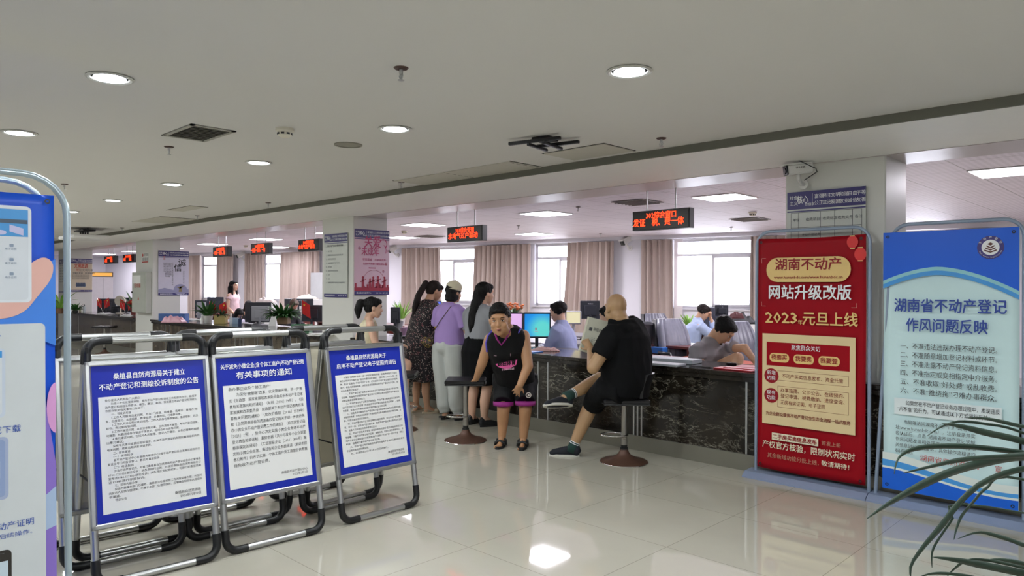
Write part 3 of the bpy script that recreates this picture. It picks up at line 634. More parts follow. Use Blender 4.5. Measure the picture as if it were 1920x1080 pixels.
def cloth(t, M, w, h, m, sag=.012, name='banner_sheet', seed=1):
    b = MB(M); nx, ny = 16, 40; P = []; F = []
    for j in range(ny+1):
        for i in range(nx+1):
            u, v = i/nx, j/ny; e = -.009+sag*sin(u*pi*2+seed)*(.4+.6*abs(2*v-1)**3)+.004*sin(v*9+seed*2+u*3)
            P.append((u*w, v*h-sag*1.5*sin(u*pi)*(1 if v in (0, 1) else 0), e))
    for j in range(ny):
        for i in range(nx): a = j*(nx+1)+i; F.append((a, a+1, a+nx+2, a+nx+1))
    b.add(P, F); o = b.build(name, m, t, smooth=True); md = o.modifiers.new('thickness', 'SOLIDIFY'); md.thickness = .0015; md.offset = -1
    return o
def eyelets(t, M, w, h, z=.006):
    for x, y in ((.03, .03), (w-.03, .03), (.03, h-.03), (w-.03, h-.03)):
        b = MB(M); b.ring2(x, y, .005, .011, z, 16); b.build('eyelet', M_BLACKP, t)
t, c = banner_frame('red and gold vertical banner on a tube frame stand left of the blue one', -2.655, -2.655, -1.80, -1.80, 5.545, 1.955, (-2.72, -1.79))
x0, w, z0, h = -2.635-c, .815, .085, 1.815
M = frame_m((x0, -.02, z0), (1, 0, 0), (0, 0, 1))
cloth(t, M, w, h, M_RED, .006)
def layer(name, fn, m, z=.012, MM=None):
    b = MB((MM or M) @ Matrix.Translation((0, 0, z))); fn(b); return b.build(name, m, t)
layer('gold_title_pill', lambda b: b.rrect(.075, h-.345, w-.1, h-.155, .09), M_GOLD)
layer('red_title_lettering', lambda b: (text(b, '湖南不动产', w/2-.01, h-.265, .098, w=.5, al='C', bold=.03), text(b, 'www.hunanbdc.com/www.hunanbdc.cn', w/2-.01, h-.325, .032, w=.52, al='C', bold=.02)), M_DRED, .013)
layer('white_title_lettering', lambda b: text(b, '网站升级改版', w/2, h-.49, .118, w=.62, al='C', bold=.03), M_TITLE)
layer('gold_date_lettering', lambda b: (text(b, '2023', .07, h-.685, .115, w=.25, bold=.04), text(b, '年', .325, h-.675, .04), text(b, '元旦上线', .365, h-.685, .11, w=.4, bold=.03)), M_GOLD)
def lanterns(b):
    for x, y, r in ((w-.09, h-.055, .04), (w-.035, h-.145, .042)):
        b.disc(x, y, r, 0, 20, r*1.15)
def brackets(b):
    for x, y, sx, sy in ((.035, h-.16, 1, -1), (w-.06, h-.535, -1, 1), (.035, h-.535, 1, 1)):
        b.rect(min(x, x+sx*.035), y, max(x, x+sx*.035), y+.003); b.rect(x, min(y, y+sy*.035), x+.003, max(y, y+sy*.035))
layer('corner_marks', brackets, mat('faint_pink_print', 'c98a80', .4))
layer('lantern_print', lanterns, mat('bright_red_print', 'd4231f', .35)); layer('lantern_caps', lambda b: [b.rect(x-.017, y, x+.017, y+.006) for x, y in ((w-.09, h-.104), (w-.09, h-.013), (w-.035, h-.196), (w-.035, h-.1))], M_GOLD, .013)
layer('cream_panel', lambda b: b.rect(.045, h-1.46, w-.065, h-.75), M_CREAM)
layer('red_box', lambda b: b.rect(.08, h-1.0, w-.105, h-.815), M_RED, .013)
layer('box_heading', lambda b: text(b, '聚焦群众关切', w/2-.02, h-.875, .045, w=.22, al='C'), M_TITLE, .014)
for k, s in enumerate(('我要买', '我要卖', '我要登')):
    x = .105+k*.19
    layer('gold_button', lambda b: b.rrect(x, h-.97, x+.155, h-.9, .03), M_GOLD, .014); layer('button_lettering', lambda b: text(b, s, x+.0775, h-.957, .045, w=.125, al='C', bold=.03), M_DRED, .015)
for k, (s1, s2, yy) in enumerate((('新增', '功能', h-1.08), ('现有', '功能', h-1.235))):
    layer('red_roundel', lambda b: b.disc(.12, yy, .058), M_DRED, .014); layer('roundel_lettering', lambda b: (text(b, s1, .12, yy+.004, .036, al='C'), text(b, s2, .12, yy-.036, .036, al='C')), M_TITLE, .015)
def boxes(b):
    for a0, a1, c0_, c1_ in ((.17, w-.11, h-1.112, h-1.035), (.17, w-.11, h-1.32, h-1.155)):
        for q in ((a0, c0_, a1, c0_+.002), (a0, c1_-.002, a1, c1_), (a1-.002, c0_, a1, c1_), (a0, c0_, a0+.002, c1_)): b.rect(*q)
    text(b, '不动产买卖信息发布、资金托管', .205, h-1.095, .036, w=.46); text(b, '办事指南、公示公告、在线预约、', .195, h-1.205, .036, w=.48); text(b, '登记申请、税费缴纳、进度查询、', .195, h-1.25, .036, w=.48); text(b, '无房有房证明、电子证照', .195, h-1.3, .036, w=.34)
    text(b, '为企业群众提供不动产登记全生态全流程一站式服务', w/2-.01, h-1.395, .032, w=.64, al='C', bold=.025)
layer('red_text_lines', boxes, mat('dark_red_ink', '7d2a1c', .5), .0135)
layer('cream_strip', lambda b: b.rect(.125, h-1.58, .485, h-1.525), M_CREAML); layer('strip_lettering', lambda b: text(b, '二手房买卖信息发布', .135, h-1.575, .04, w=.34, bold=.035), M_DRED, .014)
layer('gold_bottom_lettering', lambda b: (text(b, '产权官方核验，限制状况实时', .05, h-1.655, .06, w=.7, bold=.02), text(b, '敬请期待！', .51, h-1.725, .044, w=.2, bold=.02)), M_CREAML, .0125)
layer('faint_bottom_lettering', lambda b: (text(b, '首发上新', .51, h-1.57, .036, w=.14), text(b, '其余新增功能分批上线，', .09, h-1.73, .042, w=.4)), mat('faint_cream_ink', 'b98a72', .5), .0125)
eyelets(t, M, w, h, .012)
# blue banner
t, c = banner_frame('blue and white vertical banner with an emblem on a tube frame at the right edge', -1.755, -1.655, -.875, -.88, 5.545, 1.955, (-1.785, -.85))
x0, z0, w, h = -1.70-c, .10, .80, 1.80
M = frame_m((x0, -.02, z0), (1, 0, 0), (0, 0, 1)); M_SKY = mat('pale_blue_print', 'cbe7ea', .35, spec=.35, var=.03); M_BLU = mat('strong_blue_print', '1a5fd8', .35, spec=.35, var=.08, vs=3); M_NAVY = mat('navy_ink', '23439c', .45); M_MIDB = mat('mid_blue_print', '4b9be0', .35, spec=.35)
cloth(t, M, w, h, M_SKY, .006, seed=2)
def wave_top(y0, amp, b, yt=h):
    n = 24; P = [(w*i/n, y0+amp*(1-abs(2*(i/n-.42))**1.7*1.0), 0) for i in range(n+1)]
    for i in range(n): b.quad(P[i], P[i+1], (P[i+1][0], yt, 0), (P[i][0], yt, 0))
layer('mid_blue_wave', lambda b: wave_top(h-.425, .125, b, h-.2), M_MIDB, .0115)
layer('pale_wave', lambda b: wave_top(h-.395, .125, b, h-.2), mat('teal_wave_print', '8fcbd6', .35), .012)
layer('blue_top_field', lambda b: wave_top(h-.37, .125, b), M_BLU, .0125)
def wave_bot(y0, a, b):
    n = 24; P = [(w*i/n, y0+a*(cos(i/n*3.6)), 0) for i in range(n+1)]
    for i in range(n): b.quad((P[i][0], 0, 0), (P[i+1][0], 0, 0), P[i+1], P[i])
layer('pale_cream_wave', lambda b: wave_bot(.205, .05, b), mat('white_wave_print', 'dde6e2', .35), .0115); layer('mid_blue_low_wave', lambda b: wave_bot(.155, .05, b), M_MIDB, .012)
layer('white_line_wave', lambda b: wave_bot(.12, .04, b), mat('white_wave_print', 'dde6e2'), .0125); layer('blue_bottom_field', lambda b: wave_bot(.105, .04, b), mat('bottom_blue_print', '1763d6', .35, spec=.35), .013)
layer('navy_title_lettering', lambda b: (text(b, '湖南省不动产登记', w/2+.005, h-.565, .1, w=.66, al='C', bold=.03), text(b, '作风问题反映', w/2-.01, h-.7, .1, w=.48, al='C', bold=.03)), M_NAVY)
def rules(b):
    for i, s in enumerate(('一、不准违法违规办理不动产登记。', '二、不准随意增加登记材料或环节。', '三、不准泄露不动产登记资料信息。', '四、不准指定或变相指定中介服务。', '五、不准收取“好处费”或乱收费。', '六、不准“推绕拖”刁难办事群众。')): text(b, s, .115, h-.815-i*.062, .046, w=.57)
    text(b, '如果您在不动产登记业务办理过程中，发现违反', .15, h-1.205, .036, w=.55); text(b, '“六不准”的行为，可以通过以下方式进行反映：', .095, h-1.25, .036, w=.55)
    for i, s in enumerate(('　　电脑端访问湖南不动产门户网站（网', '址:www.hunanbdc.com），注册登录并实', '名认证后，点击“湖南省不动产登记领域', '作风问题发现和处理平台”模块，填报相', '关信息进行反馈投诉，具体操作流程请扫', '码获取。')):
        text(b, s.replace('　', ''), .085+(.055 if i == 0 else 0), h-1.335-i*.041, .031, w=(.43 if i == 0 else .11 if i == 5 else .48))
layer('black_text_lines', rules, M_INK, .013)
layer('white_note_box', lambda b: b.rect(.075, h-1.27, w-.09, h-1.155), mat('very_pale_print', 'dfeaec', .4), .0105)
layer('red_lettering', lambda b: (text(b, '湖南省自然资源厅', .24, h-1.575, .046, w=.36), text(b, '宣', .67, h-1.575, .046)), mat('brick_red_ink', 'b3382c', .5), .0125)
EX, EY = w-.155, h-.125
layer('emblem_ring', lambda b: b.disc(EX, EY, .075), mat('emblem_purple', '3a2f7a', .4), .014); layer('emblem_centre', lambda b: b.disc(EX, EY, .05), M_TITLE, .015)
def emb(b):
    for k, yy in enumerate((-.022, -.008, .006)):
        b.quad((EX-.034+k*.006, EY+yy, 0), (EX, EY+yy-.013, 0), (EX, EY+yy-.004, 0), (EX-.034+k*.006, EY+yy+.009, 0)); b.quad((EX, EY+yy-.013, 0), (EX+.034-k*.006, EY+yy, 0), (EX+.034-k*.006, EY+yy+.009, 0), (EX, EY+yy-.004, 0))
    b.quad((EX-.018, EY+.022, 0), (EX, EY+.012, 0), (EX+.018, EY+.022, 0), (EX, EY+.033, 0))
layer('emblem_book', emb, mat('emblem_brown', '5b2a1f', .4), .016)
def circtxt(b):
    for k, ch in enumerate('不动产登记'):
        a = R(150-k*30); MM = M @ Matrix.Translation((EX+.0625*cos(a), EY+.0625*sin(a), .015)) @ Matrix.Rotation(a-pi/2, 4, 'Z'); c = MB(MM); text(c, ch, 0, -.008, .017, al='C'); b.v += [(b.M.inverted() @ v) for v in []]; b.f += [[i+len(b.v) for i in f] for f in c.f]; b.v += c.v; b.m += c.m
    for k, ch in enumerate('Real Estate Registration'):
        if ch == ' ': continue
        a = R(205+k*5.8); MM = M @ Matrix.Translation((EX+.0625*cos(a), EY+.0625*sin(a), .015)) @ Matrix.Rotation(a+pi/2, 4, 'Z'); c = MB(MM); text(c, ch, 0, -.007, .012, al='C'); b.f += [[i+len(b.v) for i in f] for f in c.f]; b.v += c.v; b.m += c.m
layer('emblem_lettering', circtxt, M_TITLE, 0)
eyelets(t, M, w, h, .014)
def chaikin(P):
    for _ in range(3): P = [q for i in range(len(P)) for q in ((P[i][0]*.75+P[(i+1) % len(P)][0]*.25, P[i][1]*.75+P[(i+1) % len(P)][1]*.25), (P[i][0]*.25+P[(i+1) % len(P)][0]*.75, P[i][1]*.25+P[(i+1) % len(P)][1]*.75))]
    return [(x, y, 0) for x, y in P]
# ---- the tall poster stands at the left edge
def left_stand(x, y1, lean, label, poster):
    t = thing('banner_stand', label, 'banner stand', (x, y1, 0)); W_, H_ = .90, 1.985; q = .17
    def px_(z): return -lean*z/H_
    P = [(0, 0, .03), (px_(H_-q), 0, H_-q)]+[(px_(H_-q+q*sin(pi/2*k/6)), -q*(1-cos(pi/2*k/6)), H_-q+q*sin(pi/2*k/6)) for k in range(1, 7)]+[(px_(H_), -W_+q-q*sin(pi/2*k/6), H_-q+q*cos(pi/2*k/6)) for k in range(7)]+[(0, -W_, .03)]
    b = MB(); b.tube(P, .0145, 12); sharp(b.build('frame_tube', mat('pale_blue_grey_tube', 'a9bac3', .25, .35), t), 60)
    b = MB(); b.bb(-.13, .13, -W_-.03, .03, 0, .035, bev=.01); b.build('base', M_BASE, t)
    if not poster: return t
    w, h = .80, 1.80; al = math.atan(lean/H_)
    M = frame_m((.012, -W_+.05, .1), (0, 1, 0), (-sin(al), 0, cos(al))); globals()['M'] = M @ Matrix.Translation((.08, 0, 0)); globals()['t'] = t; MF = M
    cloth(t, M, w, h, mat('royal_blue_print', '1f58d8', .4, spec=.3, var=.08, vs=2), .002, seed=3)
    layer('violet_lower_field', lambda b: b.quad((.3, 0, 0), (w, 0, 0), (w, .62, 0), (w-.05, .98, 0), (.3, .98, 0)), mat('violet_print', '8a70cc', .4), .006, MF)
    layer('pale_diamond', lambda b: b.quad((w, .36, 0), (w, .53, 0), (w-.06, .48, 0), (w-.06, .34, 0)), mat('pale_blue_shape', 'a8bfe0', .4), .0065, MF)
    layer('light_ray_shape', lambda b: b.quad((w, h-.28, 0), (w, h-.66, 0), (w-.32, h-.5, 0)), mat('lighter_blue_print', '3f84e6', .4), .006, MF)
    layer('pink_petal', lambda b: b.quad(*[(w-.035*cos(R(a_)), .87+.11*sin(R(a_)), 0) for a_ in range(90, -91, -15)]), mat('pale_pink_petal', 'dba0d8', .4), .0065, MF)
    layer('white_panel', lambda b: b.rrect(.1, .05, w-.12, h-.56, .02), mat('soft_white_print', 'cfd6da', .45), .008)
    def phone(y0, y1, x1, scr, body_):
        layer('phone_outline', lambda b: b.rrect(x1-.24, y0, x1, y1, .02), body_, .0095); layer('phone_screen', lambda b: b.rrect(x1-.228, y0+.012, x1-.012, y1-.012, .014), scr, .0105)
    M_PH = mat('phone_body_print', 'dfe6ee', .4); M_SC = mat('phone_screen_print', 'd5dce4', .4)
    layer('hand_print', lambda b: b.quad(*chaikin([(w-.45, h-.53), (w-.3, h-.545), (w-.2, h-.52), (w-.145, h-.44), (w-.095, h-.37), (w-.085, h-.3), (w-.12, h-.27), (w-.16, h-.29), (w-.2, h-.33), (w-.4, h-.4)])), mat('hand_pink_print', 'e3b3a8', .45), .009)
    phone(h-.47, h-.06, w-.17, M_SC, M_PH); layer('phone_header', lambda b: b.rect(w-.4, h-.19, w-.183, h-.075), mat('phone_header_blue', '3f98dc', .4), .0115)
    layer('header_bar', lambda b: b.rect(w-.39, h-.135, w-.185, h-.118), mat('bar_slate', '3c5268', .4), .0125)
    layer('header_art', lambda b: (b.quad((w-.25, h-.14, 0), (w-.2, h-.155, 0), (w-.2, h-.185, 0), (w-.25, h-.17, 0)), b.disc(w-.28, h-.175, .02, 0, 12, .01)), mat('pale_violet', 'c3c4ea', .4), .0125)
    def icons(b):
        for r_ in range(3):
            for k in range(3): b.rrect(w-.37+k*.06, h-.235-r_*.06, w-.355+k*.06, h-.222-r_*.06, .003); text(b, '电子证照', w-.385+k*.06, h-.25-r_*.06, .011, w=.04)
    layer('phone_icons', icons, mat('icon_grey_blue', '8b9bb0', .5), .0115)
    phone(h-.95, h-.66, w-.265, M_SC, mat('phone_white', 'c8d4e4', .4)); layer('phone_header', lambda b: b.rect(w-.49, h-.7, w-.277, h-.672), mat('phone_header_blue', '3f98dc'), .0115)
    layer('page_lines', lambda b: [text(b, s, w-.48, h-.735-k*.025, .014) for k, s in enumerate(('不动产登记证明', '请选择所在地区', '手机号码　验证码', '身份证号　姓名', '点击确认查询'))], mat('icon_grey_blue', '8b9bb0'), .0115)
    phone(h-1.29, h-1.03, w-.255, mat('dim_screen', '8fa3cc', .4), mat('dim_phone', 'a5b3d2', .4)); layer('popup', lambda b: b.rect(w-.42, h-1.2, w-.285, h-1.13), M_WHT, .0115); layer('popup_buttons', lambda b: (b.rect(w-.41, h-1.155, w-.3, h-1.14), b.rect(w-.41, h-1.185, w-.3, h-1.17)), mat('phone_header_blue', '3f98dc'), .0125)
    phone(h-1.72, h-1.5, w-.245, mat('certificate_print', 'c9dbe8', .4), mat('dark_phone_print', '2d2a26', .4))
    layer('phone_dark_bars', lambda b: (b.rect(w-.473, h-1.545, w-.257, h-1.512), b.rect(w-.473, h-1.71, w-.257, h-1.675)), mat('dark_phone_print', '2d2a26'), .0115)
    layer('certificate_lines', lambda b: [text(b, s, w-.45, h-1.58-k*.014, .009) for k, s in enumerate(('不动产登记证明　证明权利', '权利人　义务人　坐落', '不动产单元号　其他', '附记', '登记机构　湖南省'))], M_INK, .0115); layer('round_seal', lambda b: (b.ring2(w-.295, h-1.645, .012, .015), b.ring2(w-.35, h-1.555, .004, .009)), mat('seal_red', 'c0504a', .5), .012)
    layer('blue_text_lines', lambda b: (text(b, '查看不动产登记证明”', w-.53, h-.635, .034, w=.25, al='L'), text(b, '请选择查看或下载', w-.48, h-1.02, .033, w=.27), text(b, '电子证即可查看不动产证明', w-.555, h-1.42, .033, w=.39), text(b, '根据短信提示完成后续操作。', w-.51, h-1.455, .022, w=.34)), mat('blue_ink', '2f55b0', .45), .0095)
    eyelets(t, MF, w, h, .008); return t
left_stand(-3.63, .935, .06, 'tall blue and violet poster stand with phone pictures at the left edge', True)
left_stand(-3.93, .93, .05, 'second tube frame banner stand right behind the blue poster at the left edge', False)
# ================================================================ people
Z3 = V((0, 0, 1))
def fr(f, u=None):       # rotation with columns right, forward, up
    f = V(f).normalized(); u = V(u) if u is not None else Z3; x = f.cross(u).normalized(); u = x.cross(f)
    return Matrix(((x.x, f.x, u.x), (x.y, f.y, u.y), (x.z, f.z, u.z)))
def head(b, c, f, s=1., u=None, jaw=1., fat=0):
    "skull, face, ears, nose and lips round the centre c, looking along f"
    E = fr(f, u); c = V(c); P = lambda x, y, z: c+E@V((x*s, y*s, z*s))
    def e(x, y, z, rx, ry, rz): b.ell(P(x, y, z), (rx*s, ry*s, rz*s), E)
    e(0, -.018, .03, .074, .092, .084); e(0, .012, -.005, .068, .074, .09); e(0, .03, -.055, (.05+fat)*jaw, .056, .05); e(0, .05, -.088, .026*jaw, .03, .022)
    e(0, .072, .036, .05, .02, .025); e(.036, .062, -.028, .022+fat*.6, .02, .024); e(-.036, .062, -.028, .022+fat*.6, .02, .024)
    b.cap(P(0, .084, .012), P(0, .098, -.022), .008*s, .0125*s); e(.011, .092, -.026, .008, .009, .007); e(-.011, .092, -.026, .008, .009, .007)
    e(0, .085, -.052, .019, .01, .006); e(0, .083, -.064, .016, .01, .007)
    for q in (-1, 1):
        e(q*.076, -.01, -.004, .008, .018, .03); e(q*.081, -.018, .004, .006, .012, .022)
    return P, E
def face(t, P, E, s=1., open_m=0, brow=1, lids=0):
    for q in (-1, 1):
        b = MB(); b.ell(P(q*.031, .0765, .008), (.012*s, .008*s, .0055*s), E, 12, 7); o = b.build('eye', mat('eye_white', 'c9c2ba', .25, var=0), t, world=True, smooth=True)
        b = MB(); b.ell(P(q*.031-.001, .0815, .0085), (.0056*s, .0042*s, .0052*s), E, 10, 6); b.build('iris', mat('dark_iris', '15100d', .15, var=0), o, world=True, smooth=True)
        b = MB(); b.tube([P(q*.016, .0815, .0145), P(q*.03, .0855, .0178), P(q*.046, .078, .0135)], [.0016*s, .0022*s, .0015*s], 6); b.build('eyelid', MC['skin_shadow'], t, world=True, smooth=True)
        if brow: b = MB(); b.tube([P(q*.014, .086, .027), P(q*.03, .087, .033), P(q*.05, .074, .028)], [.002*s, .0032*s, .0016*s], 6); b.build('eyebrow', M_HAIR, t, world=True, smooth=True)
    b = MB(); b.ell(P(0, .0905, -.0535), (.019*s, .005*s, .0042*s), E, 12, 7); b.ell(P(0, .089, -.0635), (.016*s, .006*s, .0048*s), E, 12, 7); b.build('lips', mat('lips', '9c5c50', .4, var=0), t, world=True, smooth=True)
    if open_m: b = MB(); b.ell(P(0, .094, -.0585), (.012*s, .004*s, .0045*s), E, 12, 7); b.build('open_mouth', mat('mouth_dark', '3a1512', .5, var=0), t, world=True, smooth=True)
mat('skin_shadow', '6b4a3a', .5, var=0)
def hand(b, w, d, n, thumb, s=1., curl=.5, spread=.12):
    "palm and five fingers from the wrist w, pointing along d, palm facing n, thumb towards thumb"
    w = V(w); d = V(d).normalized(); n = V(n); n = (n-d*n.dot(d)).normalized(); x = V(thumb); x = (x-d*x.dot(d)-n*x.dot(n)).normalized()
    E = Matrix(((x.x, d.x, n.x), (x.y, d.y, n.y), (x.z, d.z, n.z)))
    b.ell(w+d*.045*s, (.038*s, .05*s, .0155*s), E); b.cap(w-d*.01*s, w+d*.03*s, .024*s, .026*s); b.ell(w+d*.035*s+x*.022*s+n*.006*s, (.018*s, .03*s, .015*s), E)
    for k, (off, L_, sp) in enumerate(((.029, .070, 1.), (.0095, .078, .3), (-.0105, .072, -.4), (-.029, .056, -1.1))):
        p = w+d*(.082-.004*abs(k-1))*s+x*off*s; dd = (d+x*spread*sp).normalized(); a = curl*.5; r = (.0088, .009, .0086, .0076)[k]*s; b.cap(w+d*.05*s+x*off*.9*s, p, r*1.2, r*1.1)
        for j, fr_ in enumerate((.42, .32, .26)):
            v = (dd*cos(a)+n*sin(a)); q = p+v*L_*fr_*s; b.cap(p, q, r*(1.03-.08*j), r*(.96-.09*j), 10); p = q; a += curl*.75
    p = w+d*.022*s+x*.03*s; v = (x*.72+d*.62+n*.25).normalized(); q = p+v*.036*s; b.cap(p, q, .0125*s, .0105*s); v = (x*.3+d*.9+n*.35).normalized(); b.cap(q, q+v*.03*s, .0102*s, .0085*s)
def foot(b, a, d, s=1.):      # bare foot shape from ankle a (about 7 cm over the ground) along d
    a = V(a); d = V(d); d.z = 0; d.normalize(); g = V((a.x, a.y, a.z-.055*s)); sd = d.cross(Z3)
    b.cap(a, g-d*.02*s+Z3*.002, .036*s, .03*s); b.cap(a+d*.01, g+d*.1*s, .036*s, .024*s); b.ell(g+d*.13*s, (.042*s, .05*s, .018*s), fr(d))
    for k in range(5): b.cap(g+d*.14*s+sd*(.03-.015*k)*s, g+d*(.185-.007*k-.002*k*k)*s+sd*(.032-.016*k)*s-Z3*.004, (.012-.0012*k)*s, (.011-.0012*k)*s, 8)
def sole_poly(M, L_, w0, w1, n=24):
    P = []
    for k in range(n):
        a = 2*pi*k/n; y = cos(a)*L_/2; u = (y/L_+.5); w = w0+(w1-w0)*min(1, u*1.4)-.12*w1*sin(pi*u)**2*(1 if sin(a) > 0 else 0); P.append((sin(a)*w/1., y))
    return P
def shoe(t, a, d, s=1., up='slip', m=None, sole=None, name='shoe', roll=None, lace=None):
    "a: point on the ground under the heel centre; d: toe direction"
    d = V(d).normalized(); u = V(roll) if roll is not None else Z3; E = fr(d, u); M = Matrix.Translation(V(a)) @ E.to_4x4() @ Matrix.Scale(s, 4)
    L_ = .265; P = sole_poly(M, L_, .036, .048); b = MB(M @ Matrix.Translation((0, L_/2-.04, 0)))
    o = None
    if up == 'slip' or up == 'sneaker':
        c = MB(M); hh = .072 if up == 'slip' else .08
        c.loft([((0, -.045, .035), .02, .018), ((0, -.03, .045), .036, .042), ((0, .02, .045), .038, .05), ((0, .08, .038), .043, .044), ((0, .14, .03), .047, .034), ((0, .19, .024), .043, .026), ((0, .215, .014), .022, .012)], V(E.col[0]) if False else (1, 0, 0), n=18)
        c.ell((0, -.005, .06), (.033, .042, hh-.02)); o = fuse(c, name, m, t, vox=.006, sm=3)
        b.prism(P, 0, .018); b.build('sole', sole or M_WHITEP, o, world=True)
    elif up == 'slide':
        b.prism(P, 0, .028); o = b.build(name, m, t, world=True)
    return o, M
def spots(name, base, dots, scale, r=.18, rough=.7, dens=.5):
    m, N, L, b, tc = nodes(name, rough); vo = N.new('ShaderNodeTexVoronoi'); vo.inputs['Scale'].default_value = scale; L.new(tc.outputs['Object'], vo.inputs[0])
    s = ramp(N, L, vo.outputs['Distance'], [(r, 1.), (r+.04, 0.)]); k = ramp(N, L, vo.outputs['Color'], [(dens, 0.), (dens+.02, 1.)]); f = mixc(N, L, 1., s, k, 'MULTIPLY')
    hue = N.new('ShaderNodeTexNoise'); hue.inputs['Scale'].default_value = 25; L.new(tc.outputs['Object'], hue.inputs[0])
    L.new(mixc(N, L, f, lin(base), ramp(N, L, hue.outputs[0], [(.45, lin(dots)), (.6, lin('b06a70'))])), b.inputs['Base Color']); return m
def bulge(b, P, *el):
    k = (P(1, 0, 0)-P(0, 0, 0)).length
    for (x, y, z, rx, ry, rz, E) in el: b.ell(P(x, y, z), (rx*k, ry*k, rz*k), E)
def person(label, loc, cat='person'): return thing('person', label, cat, loc)
def J(px, py, d): return pt(px, py, d=d)
def gz(px, py): return pt(px, py, z=0)

# ---------------- bar stools
M_RUST = mat('rusty_brown_base', '5a4034', .5, .3, var=.25, vs=30); M_VINYL = mat('black_vinyl', '111114', .35, var=.1)
def stool(x, y, label, h=.585, rz=0, back=False, rust=True, ring=None):
    t = thing('bar_stool', label, 'stool', (x, y, 0), rz, 'swivel bar stools at the counter')
    b = MB(); b.lathe([(0, .0), (.205, 0), (.207, .008), (.19, .016), (.12, .034), (.06, .062), (.04, .09), (.036, .11), (0, .11)], n=40); sharp(b.build('base', M_RUST, t), 35)
    b = MB(); b.lathe([(.206, 0), (.209, .003), (.207, .007), (.2, .007)], n=40); b.build('base_rim', M_CHROME, t)
    b = MB(); b.lathe([(.033, .1), (.034, .125), (.027, .128), (.027, .2), (0, .2)], n=20); sharp(b.build('collar', M_BLACKP, t))
    b = MB(); b.lathe([(0, .15), (.0285, .15), (.0285, .2), (.0245, .205), (.0245, h-.06), (.05, h-.05), (.09, h-.045), (.09, h-.035), (0, h-.035)], n=24); sharp(b.build('column', mat('worn_steel', 'a09d96', .3, .9), t), 35)
    a = rz if ring is None else ring; cx, cy = .085*cos(a), .085*sin(a); b = MB(); b.tube([(cx+.115*cos(k*pi/12), cy+.085*sin(k*pi/12), .235) for k in range(24)], .0085, 8, close=True); b.cyl((0, 0, .235), (.03*cos(a), .03*sin(a), .235), .012); sharp(b.build('foot_ring', M_CHROME, t), 60)
    b = MB(); b.box((0, 0, h-.012), (.39, .36, .04), bev=.016); sharp(b.build('seat', M_VINYL, t), 30)
    b = MB(); b.tube([(-.19, -.17, h-.036), (.19, -.17, h-.036), (.2, 0, h-.036), (.19, .17, h-.036), (-.19, .17, h-.036), (-.2, 0, h-.036)], .007, 8, close=True); b.build('seat_rim', M_BLACKP, t)
    if back:
        b = MB(); n = 10; G = [[V((.19+.03*j*j, -.19+.38*i/n*1.0, h+.02+.16*j)) + V((-.09*(2*i/n-1)**2, 0, 0)) for i in range(n+1)] + [V((.215+.03*j*j, -.19+.38*i/n, h+.02+.16*j)) + V((-.09*(2*i/n-1)**2, 0, 0)) for i in range(n, -1, -1)] for j in (0, .5, 1, 1.25)]
        b.rings(G); sharp(b.build('backrest', M_VINYL, t), 40)
    return t
RZc = YAW                     # image-right direction is the stool's own x
stool(*gz(873, 826)[:2], 'bar stool with rusty round base the boy leans on', .6, RZc, ring=R(150))
stool(*gz(1170, 866)[:2], 'bar stool with rusty round base under the seated bald man', .555, RZc, back=True, ring=pi)
stool(*gz(746, 806)[:2], 'bar stool with brown base half hidden behind the right signboard', .6, RZc, ring=R(30))
stool(*pt(694, 800, d=8.25)[:2], 'bar stool under the ponytailed woman in the cream top', .57, RZc)
stool(*pt(196, 660, d=16.)[:2], 'distant black bar stool in front of the flag stands', .62, RZc)
stool(*gz(850, 777)[:2]+V((.1, .0)), 'bar stool in front of the grey blouse woman, only its chrome foot ring showing', .6, RZc) if False else None

# ---------------- the boy
D = 6.87; T = person('boy in a black and magenta basketball kit bending with one hand on a stool', V((gz(960, 838).x, gz(960, 838).y, 0)))
hc = J(937, 601, 6.42); hf = -FW*1.0+RT*-.12+V((0, 0, -.1)); b = MB(); P, E = head(b, hc, hf, 1.17, Z3-RT*.08, jaw=1.12, fat=.01)
nk = J(947, 624, 6.62); b.cap(P(0, -.03, -.06), nk, .05, .058)
sL, sR = J(919, 636, 6.72), J(982, 630, 6.70); eL, wL = J(903, 684, 6.80), J(893, 710, 6.93); eR, wR = J(990, 687, 6.62), J(975, 722, 6.58)
b.limb([nk, sL], [.06, .054]); b.limb([nk, sR], [.06, .056]); b.limb([sL, eL, wL], [.056, .046, .03]); b.limb([sR, eR, wR], [.058, .048, .032])
hip = J(966, 722, 7.02); b.limb([nk+FW*.05, J(956, 680, 6.9), hip], [.1, .14, .13])
hand(b, wL, (J(886, 716, 6.98)-wL), V((0, 0, -1)), RT*.9-FW*.2, .82, .15, .2)
hand(b, wR, (J(962, 744, 6.66)-wR)+V((0, 0, -.01)), FW+V((0, 0, -.3)), RT*.9+V((0,0,.1)), .92, .25, .28)
kL, kR, aL, aR = J(944, 767, 6.83), J(985, 766, 6.80), J(941, 822, 6.90), J(981, 825, 6.86)
for s_, k_, a_ in ((-1, kL, aL), (1, kR, aR)):
    h0 = hip+RT*.085*s_; b.limb([h0, k_, (k_+a_)/2+FW*.022, a_], [.1, .062, .052, .036]); foot(b, a_+Z3*.0, -FW*1-RT*.25*(1 if s_ < 0 else .55), .9)
fuse(b, 'body', M_SKIND, T, .0065, 5)
face(T, P, E, 1.17, 1)
b = MB(); bulge(b, P, (0, -.026, .05, .079, .09, .08, E), (0, .028, .088, .066, .05, .036, E), (.0, .058, .086, .052, .026, .02, E), (-.058, -.035, .03, .024, .05, .04, E), (.058, -.035, .03, .024, .05, .04, E), (0, .0, .108, .05, .05, .03, E)); b.v = [hc+(v-hc)*1.0 for v in b.v]; fuse(b, 'short_hair', M_HAIR, T, .006, 3, (.006, 60))
